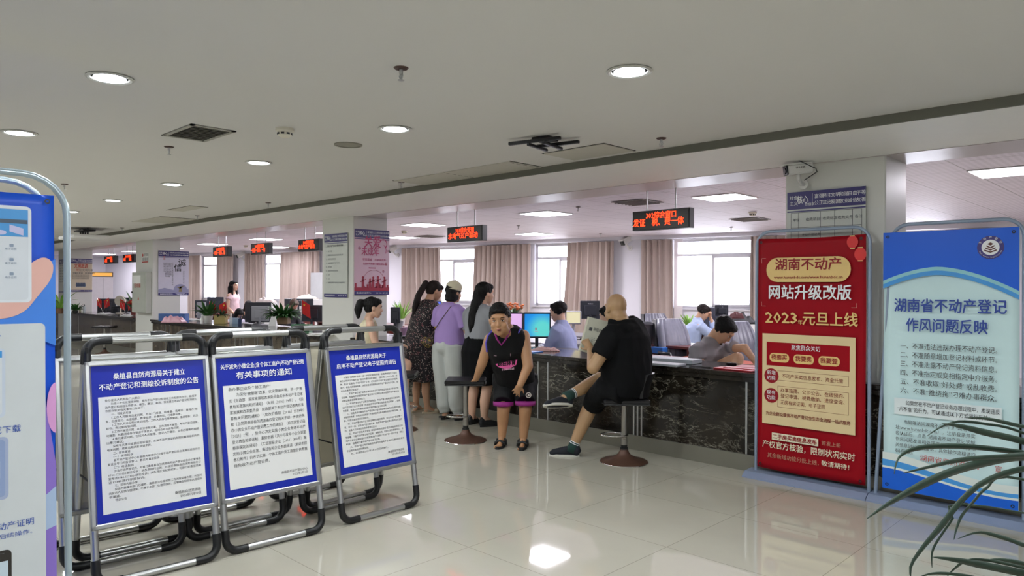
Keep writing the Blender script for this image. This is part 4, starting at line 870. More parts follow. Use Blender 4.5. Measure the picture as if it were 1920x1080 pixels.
M_KIT = mat('black_sports_mesh', '0d0e10', .7, var=.15, vs=30, spec=.25); M_MAG = mat('magenta_trim', '8c1f78', .7); M_VIO = mat('violet_trim', '5a4fc0', .5); M_PINK = mat('pink_print', 'dd5aa0', .5)
b = MB(); wa = J(965, 712, 6.98); side = RT+FW*.02
b.loft([(J(966, 738, 7.0), .20, .155), (wa, .195, .16), (J(962, 690, 6.90), .192, .16), (J(956, 668, 6.80), .185, .14), (J(952, 650, 6.72), .195, .125), (J(950, 634, 6.69), .185, .105), (J(950, 622, 6.67), .155, .09), (J(949, 614, 6.66), .1, .075)], side, 24, 2.4)
fuse(b, 'jersey', M_KIT, T, .008, 4, (.006, (9, 9, 5)))
b = MB()
for s_, k_ in ((-1, kL), (1, kR)):
    h0 = hip+RT*.09*s_+V((0, 0, .03)); e_ = k_+V((0, 0, .055)); b.loft([(h0+V((0, 0, .08)), .13, .13), (h0, .13, .135), ((h0+e_)/2, .108, .115), (e_, .092, .095)], RT, 20)
b.ell(hip+V((0, 0, .04)), (.185, .15, .13), fr(FW)); fuse(b, 'shorts', M_KIT, T, .008, 4, (.005, (12, 12, 6)))
for k_ in (kL, kR):
    c = k_+V((0, 0, .052)); b = MB(); b.loft([(c-V((0, 0, .016)), .096, .099), (c+V((0, 0, .02)), .098, .1)], RT, 24); b.build('hem_band', M_MAG, T, world=True, smooth=True)
def on(px, py, d): return J(px, py, d)
b = MB(); b.tube([on(927, 622, 6.56), on(932, 636, 6.55), on(940, 647, 6.545), on(948, 637, 6.545), on(956, 620, 6.56)], .0085, 8); b.build('collar_trim', M_MAG, T, world=True, smooth=True)
for pp in (((925, 618), (915, 629), (911, 643), (913, 660)), ((977, 615), (969, 629), (968, 645), (971, 660))):
    b = MB(); b.tube([on(*p, 6.60 if i == 1 else 6.62) for i, p in enumerate(pp)], .008, 8); b.build('armhole_trim', M_VIO, T, world=True, smooth=True)
MJ = frame_m(on(929, 688, 6.635), RT*1+V((0, 0, .1)), UP*1-FW*.2)
b = MB(MJ); b.quad((0, .028, 0), (.2, .05, 0), (.19, .0, 0), (.105, -.04, 0), (.02, 0, 0)); b.build('chest_print', M_PINK, T, world=True); b = MB(MJ @ Matrix.Translation((0, 0, .002))); text(b, '疯狂体育', .02, -.003, .05, w=.165, bold=.06); b.build('chest_lettering', M_KIT, T, world=True)
b = MB(MJ); text(b, 'basketball', .06, -.045, .028, w=.11, bold=.03, z=.004); text(b, 'MC', -.015, .1, .018, z=.01); text(b, '1', .13, .085, .035, z=.012); b.build('small_print', mat('pale_print', 'c9a9b8', .5), T, world=True)
MB2 = frame_m(on(991, 741, 6.685), RT, UP); b = MB(MB2); b.ring2(0, 0, .018, .026, .0, 20); b.disc(0, 0, .01, 0.002, 12); b.build('round_badge', mat('badge_print', 'd8cfc8', .5), T, world=True)
for a_, s_ in ((aL, 1), (aR, .55)):
    d_ = (-FW-RT*.25*s_).normalized(); g = V((a_.x, a_.y, 0))-d_*.035; o, M_ = shoe(T, g, d_, .95, 'slide', mat('black_rubber', '17181a', .6), name='sandal')
    for yy, hh, ww in ((.055, .09, .03), (.115, .066, .032)):
        b = MB(M_); b.tube([(-.048, yy, .02), (-.045, yy, hh*.75), (0, yy-.005, hh), (.045, yy, hh*.75), (.048, yy, .02)], .013, 8); s2 = b.build('strap', M_BLACKP, o, world=True, smooth=True)
    b = MB(M_ @ frame_m((0, .05, .1), (-1, 0, 0), (0, -.5, .8))); text(b, 'SMILE', 0, -.008, .022, al='C', bold=.04, z=.006); b.build('strap_lettering', M_TITLE, o, world=True)

# ---------------- the bald man on the stool
T = person('bald man in black clothes sitting cross legged on a stool holding a booklet', V((gz(1170, 868).x, gz(1170, 868).y, 0)))
ff = (-RT*.75+FW*.66).normalized(); fl = Z3.cross(ff)      # facing, and his left (towards us)
hc = J(1154, 579, 6.24); b = MB(); P, E = head(b, hc, -RT*.42+FW*.9+V((0, 0, -.15)), 1.12, jaw=1.15, fat=.012)
nk = J(1164, 605, 6.22); b.cap(P(0, -.03, -.045), nk, .07, .078); b.ell(P(0, -.07, -.062), (.055, .032, .02), E); b.ell(P(0, -.075, -.09), (.06, .035, .02), E)
pel = J(1170, 728, 6.24); ch = J(1172, 655, 6.24)
sh_n, sh_f = ch+fl*.2+Z3*.12, ch-fl*.19+Z3*.13
el, wr = J(1112, 690, 6.02), J(1108, 655, 6.36)
b.limb([pel, ch, nk], [.15, .15, .06]); b.limb([nk-Z3*.03, sh_n], [.05, .06]); b.limb([sh_n, el, wr], [.068, .052, .034]); hand(b, wr, Z3*.7+ff*.6, -fl*.2+FW, ff, 1., .9, .1)
el2, wr2 = J(1150, 668, 6.62), J(1120, 645, 6.55); b.limb([nk-Z3*.03, sh_f, el2, wr2], [.05, .06, .05, .034]); hand(b, wr2, ff+Z3*.4, -FW*.6-Z3*.2, Z3, 1., 1.0, .1)
hN, hF = pel+fl*.1, pel-fl*.1; kN, aN = J(1112, 752, 6.50), J(1074, 838, 6.48); kF, aF = J(1124, 712, 6.58), J(1068, 741, 6.36)
b.limb([hN, kN, kN*.6+aN*.4, aN], [.1, .072, .066, .04]); b.limb([hF, kF, kF*.62+aF*.38, aF], [.1, .072, .064, .04])
dN = (-RT+FW*.25).normalized(); foot(b, aN-Z3*.01, dN, .95); b.cap(aF, J(1040, 757, 6.33), .038, .03)
M_SKM = mat('warm_tan_skin', 'a98763', .5, var=.05, vs=12, sss=.08); fuse(b, 'body', M_SKM, T, .0075, 5)
M_BLK = mat('black_cotton', '0a0b0d', .9, var=.2, vs=10, spec=.2); b = MB()
b.loft([(pel-Z3*.03, .205, .17), (pel+Z3*.06-ff*.02, .215, .185), (pel+Z3*.18-ff*.02, .225, .195), (ch-Z3*.02-ff*.02, .235, .18), (ch+Z3*.1-ff*.02, .24, .15), (ch+Z3*.17, .215, .12), (nk-Z3*.005, .14, .105), (nk+Z3*.03, .098, .092)], fl, 26, 2.4)
sv = sh_n+(el-sh_n)*.62; b.loft([(sh_n-fl*.05+Z3*.02, .1, .095), (sh_n, .1, .095), (sv, .085, .08)], ff, 20); sv2 = sh_f+(el2-sh_f)*.6; b.loft([(sh_f+fl*.05, .095, .09), (sh_f, .095, .09), (sv2, .08, .075)], ff, 20)
b.ell(nk-ff*.05-Z3*.055, (.17, .1, .07), fr(ff)); b.ell(nk-ff*.02-Z3*.02, (.1, .095, .045), fr(ff)); fuse(b, 't_shirt', M_BLK, T, .009, 6, (.009, (7, 7, 5)))
b = MB(); b.ell(pel+Z3*.0, (.2, .19, .125), fr(ff)); b.loft([(hN-ff*.06, .125, .12), (hN+ff*.1, .122, .118), (kN-(kN-hN)*.12, .1, .1), (kN+Z3*-.055+ff*.005, .092, .088)], fl, 20); b.loft([(hF-ff*.05, .12, .12), (hF+ff*.1, .118, .115), (kF-(kF-hF)*.22, .095, .098)], fl, 20); fuse(b, 'shorts', M_BLK, T, .009, 4, (.006, (9, 9, 6)))
M_NAVYS = mat('dark_navy_canvas', '12161f', .8); M_SOLE = mat('cream_rubber_sole', 'c4c3ba', .6)
o, M_ = shoe(T, V((aN.x, aN.y, 0))-dN*.02, dN, 1.06, 'slip', M_NAVYS, M_SOLE)
dF = (J(1020, 755, 6.28)-J(1068, 748, 6.36)).normalized(); o, M_ = shoe(T, J(1066, 762, 6.33), dF+V((0, 0, .12)), 1.06, 'slip', M_NAVYS, M_SOLE, roll=Z3+FW*.6)
M_SOCK = mat('dark_green_sock', '1d3a34', .9); 
for a_, u_ in ((aN, (kN-aN).normalized()), (aF, (kF-aF).normalized())):
    b = MB(); b.cyl(a_-u_*.05, a_+u_*.045, .047, .044, 20); o = b.build('sock', M_SOCK, T, world=True, smooth=True)
    for q in (.03, .045):
        b = MB(); b.cyl(a_+u_*q, a_+u_*(q+.006), .0452, .0452, 20); b.build('sock_stripe', M_TITLE, o, world=True)

# his booklet
pb = J(1085, 657, 6.45); pe = J(1128, 668, 6.42); pu = J(1104, 589, 6.55); MP = frame_m(pb, pe-pb, pu-pb)
t = thing('booklet', 'pale grey booklet with a calligraphy title held up by the bald man', 'booklet', pb)
b = MB(MP); w_, h_ = .2, .325
b.box((w_/2, h_/2, -.004), (w_, h_, .006)); b.build('pages', mat('booklet_grey_paper', 'b6b7a6', .6), t, world=True)
b = MB(MP); b.bb(-.004, .012, 0, h_, -.009, .0015); b.build('spine', mat('booklet_spine', 'd5d4c0', .5), t, world=True)
b = MB(MP @ Matrix.Translation((0, 0, 0)) @ Matrix.Rotation(-.0, 4, 'Z')); text(b, '桑植故事', .075, h_*.63, .034, w=.1, z=.001); b.box((.052, h_*.67, .0005), (.028, .032, .001)); text(b, '第一期', .08, h_*.42, .01, z=.001); text(b, '总第五期', .08, h_*.37, .01, z=.001); text(b, '编印', .08, h_*.33, .01, z=.001); text(b, '二〇二三年', .04, h_*.05, .014, z=.001); b.build('printed_lettering', M_INK, t, world=True)
# ---------------------------------------------------------------- people standing at the counter
def frame_p(base, f, k=1.):
    base = V(base); f = V(f).normalized(); r = f.cross(Z3).normalized(); return lambda x, y, z: base+(r*x+f*y+Z3*z)*k
FY = V((0, 1, 0))
# woman in the floral dress
g = gz(789, 774); T = person('woman in a long black floral dress and cream slingback shoes standing at the counter', g); f = V((.1, 1, 0)).normalized(); L_ = frame_p(g, f, .985); r_ = f.cross(Z3)
hc = L_(.0, .20, 1.475); b = MB(); P, E = head(b, hc, f+RT*.35+Z3*-.55, .96); nk = L_(0, .1, 1.35); b.cap(P(0, -.035, -.05), nk, .046, .052)
b.limb([L_(0, 0, .9), L_(0, .06, 1.2), nk], [.12, .13, .05])
for s_ in (-1, 1):
    sh = L_(.165*s_, .09, 1.285); e_ = L_(.2*s_, .14, 1.03); w_ = L_(.1*s_, .36, 1.07); b.limb([nk-Z3*.02, sh, e_, w_], [.03, .044, .042, .027]); hand(b, w_, f-r_*.3*s_, -Z3, r_*-s_, .88, .5)
    h_, k_, a_ = L_(.08*s_, 0, .85), L_(.085*s_, .02, .46), L_(.085*s_+.01, -.02+.05*(s_ > 0), .075); b.limb([h_, k_, (k_+a_)/2-f*.015, a_], [.1, .052, .05, .032]); foot(b, a_, f+r_*.15*s_, .9)
    o, M_ = shoe(T, V((a_.x, a_.y, 0))-f*.03, f+r_*.15*s_, .88, 'slide', mat('cream_leather', 'b9ab93', .45), name='slingback_shoe')
    b2 = MB(M_); b2.ell((0, .165, .028), (.042, .05, .03)); b2.tube([(-.04, .12, .03), (-.036, .04, .05), (0, -.028, .062), (.036, .04, .05), (.04, .12, .03)], .004, 6); b2.box((0, -.02, .012), (.04, .035, .03)); b2.build('upper', mat('cream_leather', 'b9ab93'), o, world=True, smooth=True)
fuse(b, 'body', M_SKIN, T, .009, 5)
M_FLOR = spots('black_floral_fabric', '141015', 'd6c9bd', 85, .30, .8, .5); M_SHEERS = spots('sheer_floral_sleeve', '2b1e1c', 'd6c9bd', 85, .28, .8, .45)
b = MB(); b.loft([(L_(.0, .0, .40), .235, .2), (L_(0, .0, .6), .215, .19), (L_(0, -.01, .85), .2, .175), (L_(0, .01, 1.0), .175, .15), (L_(0, .05, 1.15), .175, .14), (L_(0, .08, 1.26), .185, .12), (L_(0, .1, 1.33), .12, .085), (L_(0, .105, 1.365), .075, .065)], r_, 28, 2.2)
fuse(b, 'dress', M_FLOR, T, .010, 4, (.014, (8, 8, 2)))
b = MB()
for s_ in (-1, 1): b.loft([(L_(.12*s_, .09, 1.3), .075, .075), (L_(.17*s_, .09, 1.27), .075, .075), (L_(.2*s_, .13, 1.06), .078, .08)], f, 18)
fuse(b, 'sleeves', M_SHEERS, T, .009, 3)
b = MB(); bulge(b, P, (0, -.03, .045, .083, .098, .086, E), (0, .04, .075, .066, .05, .035, E), (0, -.06, -.01, .07, .06, .06, E))
b.limb([P(0, -.12, .02), P(0, -.16, .05), L_(-.02, -.03, 1.42), L_(-.03, -.07, 1.28), L_(-.03, -.09, 1.12)], [.03, .032, .036, .034, .012]); fuse(b, 'ponytail_hair', M_HAIRB, T, .008, 3, (.006, (60, 60, 12)))

# woman in lilac
g = gz(842, 787); T = person('woman in lilac t shirt, white trousers and cream cap seen from behind', g); f = V((-.12, 1, 0)).normalized(); L_ = frame_p(g, f, .97); r_ = f.cross(Z3)
hc = L_(.02, .06, 1.485); b = MB(); P, E = head(b, hc, f+RT*.25+Z3*-.15, .96); nk = L_(.0, .02, 1.355); b.cap(P(0, -.03, -.05), nk, .048, .055); b.limb([L_(0, 0, .95), L_(0, .0, 1.2), nk], [.12, .12, .05])
for s_ in (-1, 1):
    sh = L_(.165*s_, .0, 1.27); e_ = L_(.235*s_, .06, 1.02); w_ = L_(.13*s_, .29, 1.06); b.limb([nk-Z3*.02, sh, e_, w_], [.03, .044, .043, .027]); hand(b, w_, f-r_*.3*s_, -Z3, r_*-s_, .88, .5)
    a_ = L_(.085*s_+.02, -.0+.05*(s_ > 0), .08); b.limb([L_(.09*s_, 0, .8), a_], [.08, .033]); foot(b, a_, f+r_*.2*s_, .9)
    o, M_ = shoe(T, V((a_.x, a_.y, 0))-f*.03, f+r_*.2*s_, .92, 'slide', mat('black_rubber', '17181a'), name='clog_sandal'); b2 = MB(M_); b2.ell((0, .13, .035), (.05, .085, .045)); b2.box((0, 0, .036), (.075, .1, .02), bev=.01); b2.build('upper', M_BLACKP, o, world=True, smooth=True)
fuse(b, 'body', M_SKIN, T, .009, 5)
M_LIL = mat('lilac_cotton', 'a287c4', .85, var=.06); b = MB()
b.loft([(L_(0, .0, .885), .185, .14), (L_(0, 0, .97), .178, .135), (L_(0, 0, 1.08), .172, .125), (L_(0, 0, 1.2), .188, .12), (L_(0, 0, 1.27), .185, .105), (L_(0, .0, 1.33), .13, .075), (L_(0, .01, 1.362), .075, .06)], r_, 26, 2.3)
for s_ in (-1, 1): b.loft([(L_(.1*s_, 0, 1.29), .075, .07), (L_(.165*s_, .0, 1.265), .075, .07), (L_(.222*s_, .03, 1.1), .072, .07)], f, 18)
fuse(b, 't_shirt', M_LIL, T, .009, 4, (.008, (9, 9, 5)))
M_WTR = mat('white_trouser_cotton', 'b9bdb9', .85, var=.05); b = MB(); b.ell(L_(0, -.01, .86), (.185, .15, .12), fr(f))
for s_ in (-1, 1): b.loft([(L_(.09*s_, -.01, .88), .105, .135), (L_(.095*s_, -.01, .7), .108, .125), (L_(.1*s_, .01, .45), .092, .1), (L_(.095*s_, .02, .22), .082, .088), (L_(.09*s_+.01, .0+.03*(s_ > 0), .14), .07, .075), (L_(.088*s_+.015, .0+.04*(s_ > 0), .11), .05, .055), (L_(.087*s_+.018, 0+.045*(s_ > 0), .08), .052, .057)], r_, 22)
fuse(b, 'trousers', M_WTR, T, .010, 4, (.010, (8, 8, 3)))
b = MB(); bulge(b, P, (0, -.025, .03, .086, .1, .09, E), (0, -.03, -.04, .082, .085, .075, E), (0, -.045, -.085, .074, .065, .03, E)); fuse(b, 'bob_hair', M_HAIR, T, .008, 3, (.004, (60, 60, 10)))
M_CAP = mat('cream_cap_cotton', 'cfc9ae', .8); b = MB(); bulge(b, P, (0, -.012, .07, .093, .107, .078, E), (0, -.02, .04, .095, .108, .03, E)); b.box(P(0, .155, .035), (.13, .12, .008), rz=atan2(-E.col[1].x, E.col[1].y), bev=.004); b.ell(P(0, 0, .148), .009); cap_ = fuse(b, 'cap', M_CAP, T, .007, 3)
b = MB(); b.ell(P(0, -.113, .05), (.03, .012, .026), E); b.build('cap_opening', M_HAIR, cap_, world=True, smooth=True)
t = thing('shoulder_bag', 'small yellow and black patterned bag hanging at the hip of the woman in lilac', 'bag', L_(-.2, -.1, .87)); q = L_(-.215, -.13, .9)
b = MB(); b.ell(q, (.07, .06, .06), fr(f)); b.ell(q-r_*.05+Z3*.02, (.055, .055, .045), fr(f)); fuse(b, 'bag_body', spots('black_yellow_weave', '241f12', 'c9b23e', 70, .4, .5, .3), t, .006, 2)
b = MB(); b.tube([q-r_*.02+Z3*.03, L_(-.14, -.145, 1.0), L_(-.03, -.14, 1.15), L_(.06, -.12, 1.26), L_(.09, -.07, 1.335), L_(.085, .02, 1.345)], .0045, 6); b.build('strap', mat('brown_cord', '5b4a3e', .6), t, world=True); b = MB(); b.ell(L_(-.085, -.152, 1.085), (.009, .009, .014)); b.build('gold_charm', mat('gold_metal', 'c4a74a', .3, .8), t, world=True)

# woman with very long hair
g = gz(900, 797); T = person('woman with very long black hair, grey blouse and black skirt seen from behind', g); f = V((.0, 1, 0)).normalized(); L_ = frame_p(g, f, .985); r_ = f.cross(Z3)
hc = L_(.02, .06, 1.455); b = MB(); P, E = head(b, hc, f+RT*.55+Z3*-.1, .98); nk = L_(.0, .01, 1.325); b.cap(P(0, -.03, -.05), nk, .05, .055); b.limb([L_(0, 0, .95), L_(0, .0, 1.17), nk], [.13, .13, .05])
for s_ in (-1, 1):
    sh = L_(.175*s_, .0, 1.24); e_ = L_(.235*s_, .08, 1.0); w_ = L_(.12*s_, .32, 1.03); b.limb([nk-Z3*.02, sh, e_, w_], [.03, .046, .045, .028]); hand(b, w_, f-r_*.3*s_, -Z3, r_*-s_, .88, .5)
    k_, a_ = L_(.1*s_, .02, .46), L_(.1*s_+.0, -.03, .09); b.limb([L_(.09*s_, 0, .82), k_, (k_+a_)/2-f*.02, a_], [.1, .06, .056, .036]); foot(b, a_, f+r_*.25*s_, .9)
    o, M_ = shoe(T, V((a_.x, a_.y, 0))-f*.02, f+r_*.3*s_, .92, 'sneaker', mat('black_sneaker', '15171a', .7), M_BLACKP, name='sneaker')
fuse(b, 'body', M_SKINL, T, .009, 5)
M_GRB = mat('grey_blouse', '8d8f94', .8); b = MB()
b.loft([(L_(0, .0, .96), .19, .145), (L_(0, 0, 1.05), .185, .14), (L_(0, 0, 1.16), .2, .13), (L_(0, 0, 1.24), .195, .11), (L_(0, .0, 1.3), .135, .08), (L_(0, .01, 1.335), .08, .065)], r_, 26, 2.3)
for s_ in (-1, 1): b.loft([(L_(.11*s_, 0, 1.26), .078, .075), (L_(.175*s_, .0, 1.235), .08, .075), (L_(.23*s_, .05, 1.06), .078, .075)], f, 18)
fuse(b, 'blouse', M_GRB, T, .009, 4, (.007, (9, 9, 5)))
b = MB(); b.loft([(L_(0, 0, .46), .2, .16), (L_(0, 0, .62), .205, .17), (L_(0, -.01, .82), .205, .175), (L_(0, 0, .93), .185, .15), (L_(0, 0, 1.0), .172, .135)], r_, 26, 2.3); fuse(b, 'skirt', M_BLK, T, .010, 4, (.006, (8, 8, 3)))
b = MB(); bulge(b, P, (0, -.03, .045, .085, .1, .088, E), (0, .03, .08, .066, .05, .035, E), (0, -.07, -.02, .07, .055, .08, E)); b.limb([P(0, -.08, .0), L_(.0, -.06, 1.36), L_(-.0, -.11, 1.22), L_(-.0, -.125, 1.12), L_(-.005, -.125, 1.0)], [.062, .056, .048, .042, .012]); fuse(b, 'long_hair', M_HAIR, T, .008, 3, (.008, (50, 50, 6)))

# seated ponytail woman in cream
g = pt(694, 800, d=8.25); T = person('woman with a ponytail in a sleeveless cream lace top sitting behind the right signboard', V((g.x, g.y, 0))); f = (RT*.9+FW*.25).normalized(); L_ = frame_p(V((g.x, g.y, 0)), f, 1.); r_ = f.cross(Z3)
hc = J(701, 578, 8.2); b = MB(); P, E = head(b, hc, f+Z3*-.1, .98); nk = J(692, 597, 8.22); b.cap(P(0, -.03, -.05), nk, .047, .052); pl = L_(0, -.03, .7)
b.limb([pl, J(686, 632, 8.25), nk], [.14, .12, .05])
for s_ in (-1, 1):
    sh = nk+r_*.155*s_-Z3*.06; e_ = sh+f*.07-Z3*.25; w_ = e_+f*.25-Z3*.0-r_*.05*s_; b.limb([nk, sh, e_, w_], [.042, .046, .04, .026]); hand(b, w_, f+Z3*.1, -Z3, -r_*s_, .85, .9)
    h_, k_ = L_(.09*s_, .02, .66), L_(.1*s_, .4, .62); a_ = L_(.1*s_, .36, .2); b.limb([h_, k_, a_], [.09, .06, .036]); foot(b, a_, f, .88)
fuse(b, 'body', M_SKINL, T, .009, 5)
M_CRM = mat('cream_lace', 'cfc6a8', .8, var=.12, vs=60, bump=.5, bs=120); b = MB(); b.loft([(pl, .17, .13), (J(689, 655, 8.26), .16, .125), (J(688, 632, 8.25), .17, .125), (nk-Z3*.09, .16, .1), (nk-Z3*.035, .11, .075), (nk-Z3*.01, .06, .055)], r_, 24, 2.2); fuse(b, 'lace_top', M_CRM, T, .008, 4, (.005, 12))
b = MB(); b.ell(L_(0, 0, .68), (.17, .15, .1), fr(f)); [b.loft([(L_(.09*q, .02, .67), .1, .1), (L_(.1*q, .32, .65), .08, .08)], r_, 16) for q in (-1, 1)]; fuse(b, 'skirt', M_BLK, T, .011, 3)
b = MB(); bulge(b, P, (0, -.03, .045, .082, .096, .084, E), (0, .035, .078, .064, .048, .034, E), (0, -.05, .0, .07, .06, .06, E)); b.limb([P(0, -.11, .06), P(0, -.16, .05), P(0, -.175, -.03), P(0, -.165, -.12)], [.03, .038, .042, .016]); fuse(b, 'ponytail_hair', M_HAIR, T, .008, 3, (.006, (50, 50, 10))); face(T, P, E, .98)

# ---------------------------------------------------------------- office staff
def sitter(label, hx, hy, d, f, lean, m_top, m_skin, m_hair, hs=1., armL=None, armR=None, hair='short', pitch=-.2, look=None, sleeve=.95, base_z=.42):
    "seated worker: head at a spot of the photo, facing f, leaning forward by lean"
    hc = J(hx, hy, d); f = V((f.x, f.y, 0)).normalized(); r_ = f.cross(Z3); lk = (look or f).normalized()+Z3*pitch; E0 = fr(lk); nk = hc-E0.col[2]*.14*hs-f*.025; pl = V((nk.x, nk.y, 0))-f*(lean*.42); pl.z = base_z+.12
    T = person(label, V((pl.x, pl.y, 0))); b = MB(); P, E = head(b, hc, (look or f)+Z3*pitch, hs); b.cap(P(0, -.03, -.05), nk, .05, .058); md = pl.lerp(nk, .6)-f*.03*lean
    b.limb([pl, md, nk], [.13, .13, .055]); A = []
    for s_, arm in ((-1, armL), (1, armR)):
        sh = nk+r_*.18*s_-Z3*.075; e_, w_ = (arm(nk, f, r_) if arm else (sh+f*.12-Z3*.26, sh+f*.36-Z3*.24-r_*.06*s_)); b.limb([nk-Z3*.04, sh-Z3*.01, e_, w_], [.03, .04, .044, .029]); A.append((sh, e_, w_)); hand(b, w_, (w_-e_), -Z3 if not arm else f, -r_*s_, .92, .6)
        h_ = pl+r_*.09*s_; k_ = h_+f*.42; b.limb([h_, k_, V((k_.x, k_.y, .1))+f*.02], [.1, .07, .05]); 
    fuse(b, 'body', m_skin, T, .010, 4)
    b = MB(); b.loft([(pl-Z3*.03, .18, .15), (pl.lerp(md, .5), .185, .155), (md, .205, .145), (nk-Z3*.1, .205, .125), (nk-Z3*.04, .16, .095), (nk, .1, .08), (nk+Z3*.03, .068, .066), (nk+Z3*.045, .06, .062)], r_, 24, 2.3)
    for s_, (sh, e_, w_) in zip((-1, 1), A):
        pts = [(sh-r_*.05*s_, .08, .078), (sh, .08, .078), (e_, .068, .066)] if sleeve > .9 else [(sh-r_*.05*s_, .08, .078), (sh, .082, .08), (sh.lerp(e_, sleeve), .076, .074)]
        b.loft(pts, f, 18)
        if sleeve > .9: b.cap(e_, e_.lerp(w_, .82), .062, .04)
    fuse(b, 'shirt', m_top, T, .010, 4, (.009, (9, 9, 6)))
    b = MB(); [b.loft([(pl+r_*.09*s_-f*.1, .11, .11), (pl+r_*.09*s_+f*.3, .09, .09), (pl+r_*.095*s_+f*.42, .075, .08)], r_, 14) for s_ in (-1, 1)]; [b.cap(pl+r_*.09*s_+f*.42, V(((pl+r_*.09*s_+f*.43).x, (pl+r_*.09*s_+f*.43).y, .12)), .075, .06) for s_ in (-1, 1)]; fuse(b, 'trousers', mat('charcoal_trousers', '1d1f25', .85), T, .012, 3)
    b = MB()
    if hair: bulge(b, P, (0, -.026, .045, .084, .098, .084, E), (0, .03, .082, .066, .052, .034, E), (-.062, -.03, .015, .026, .055, .05, E), (.062, -.03, .015, .026, .055, .05, E))
    if hair == 'long': b.limb([P(0, -.09, .0), P(-.02, -.12, -.12), P(-.03, -.1, -.3)], [.07, .07, .03]); b.limb([P(.06, -.03, .0), P(.08, -.01, -.2)], [.035, .02])
    if hair == 'fall': b.limb([P(.05, .0, .05), P(.07, .03, -.12), P(.07, .02, -.2)], [.05, .045, .02]); b.limb([P(-.05, .0, .05), P(-.07, .03, -.12)], [.05, .03]); bulge(b, P, (0, -.05, -.03, .08, .07, .09, E))
    if hair: fuse(b, 'hair', m_hair, T, .008, 3, (.005, 50))
    return T, P, E, nk, f, r_
M_BLUS = mat('pale_blue_shirt', '9ea6cc', .8); M_GRYT = mat('grey_t_shirt', '8f8a90', .85)
FX = -RT*.8+FW*.45
T, P, E, nk, f, r_ = sitter('clerk in a pale blue shirt typing at the blue screen', 1046, 585, 9.35, -RT*.75+FW*.35, .15, M_BLUS, M_SKINL, M_HAIR, 1.08)
face(T, P, E, 1.08)
sitter('clerk mostly hidden behind the bald man, dark hair and blue collar showing', 1139, 592, 8.6, -RT*.7+FW*.3, .3, M_BLUS, M_SKINL, M_HAIR, .98, pitch=-.35)
def arm_r(nk, f, r_): return J(1396, 652, 7.1), J(1416, 678, 7.0)
def arm_l(nk, f, r_): return J(1318, 690, 7.2), J(1352, 694, 7.0)
T, P, E, nk, f, r_ = sitter('young man in a grey t shirt looking down behind the counter', 1356, 620, 7.25, RT*.4-FW*.75, .2, M_GRYT, M_SKIN, M_HAIR, 1.12, arm_r, arm_l, pitch=-1.0, look=RT*.75-FW*.45, sleeve=.55)
face(T, P, E, 1.06); b = MB(); b.ell(P(0, .074, -.092), (.02, .016, .014), E); b.build('beard', mat('stubble', '4a352b', .8), T, world=True, smooth=True)
b = MB(); q0, q1 = J(1352, 688, 7.25), J(1383, 672, 7.0); b.cap(q0, q1, .075, .062); b.cap(q1, J(1378, 705, 6.95), .06, .055); fuse(b, 'raised_knee', M_SKIN, T, .009, 3)
def arm_h(nk, f, r_): return nk+f*.3-Z3*.3+r_*.1, nk+f*.22+Z3*.0+r_*.05
def arm_h2(nk, f, r_): return nk+f*.32-Z3*.3-r_*.1, nk+f*.22+Z3*.03-r_*.05
sitter('man in a light blue shirt holding his head in his hands by the bright window', 1319, 586, 11.9, RT*.85-FW*.1, .35, mat('light_blue_shirt', 'a9b9d8', .8), M_SKIN, M_HAIRB, 1.05, arm_h2, arm_h, pitch=-.55)
sitter('worker with long dark hair bowed over a desk behind the pale backed monitor', 466, 575, 17.3, RT*.4-FW*.6, .35, mat('dark_blouse', '2b2b31', .8), M_SKIN, M_HAIR, 1.05, hair='fall', pitch=-.8)
sitter('second dark haired worker bent low left of the pale backed monitor', 448, 590, 15.9, RT*.5-FW*.5, .3, mat('white_blouse', 'c9c6d6', .8), M_SKIN, M_HAIR, 1., hair='fall', pitch=-.9)
sitter('worker with short brown hair leaning down behind the big leafy planter', 551, 572, 15.6, RT*.6-FW*.4, .3, mat('dark_blouse', '2b2b31'), mat('rosy_skin', 'b98372', .5), mat('brown_hair', '4a372c', .5), 1., pitch=-.9)
# standing woman far left
q = J(436, 527, 17.0); T = person('young woman with long hair in a pink top standing far back left', V((q.x, q.y, 0))); f = (RT*.9-FW*.25).normalized(); r_ = f.cross(Z3)
hc = J(439, 536, 17.); b = MB(); P, E = head(b, hc, f, 1.); nk = hc-Z3*.17-f*.03; b.cap(P(0, -.03, -.05), nk, .046, .05); pl = V((nk.x, nk.y, .92)); b.limb([pl, nk], [.13, .06])
for s_ in (-1, 1):
    sh = nk+r_*.16*s_-Z3*.06; b.limb([nk, sh, sh-Z3*.27-f*.02, sh-Z3*.4+f*.14], [.04, .046, .04, .026]); hand(b, sh-Z3*.4+f*.14, f-Z3*.5, r_*-s_, f, .85, .4); b.limb([pl+r_*.08*s_, V((pl.x, pl.y, .1))+r_*.09*s_], [.1, .04]); foot(b, V((pl.x, pl.y, .07))+r_*.09*s_, f, .9)
fuse(b, 'body', M_SKINL, T, .011, 4); b = MB(); b.loft([(pl, .17, .13), (pl+Z3*.2, .15, .12), (nk-Z3*.1, .18, .11), (nk-Z3*.02, .07, .06)], r_, 20, 2.2); [b.loft([(nk+r_*.1*q-Z3*.05, .07, .07), (nk+r_*.165*q-Z3*.15, .07, .065)], f, 14) for q in (-1, 1)]; fuse(b, 'pink_top', mat('pale_pink_top', 'd9bcc0', .8), T, .01, 3, (.006, 9))
b = MB(); b.loft([(V((pl.x, pl.y, .1)), .15, .1), (pl+Z3*.03, .17, .13)], r_, 16); fuse(b, 'long_skirt', mat('charcoal_trousers', '1d1f25'), T, .014, 2)
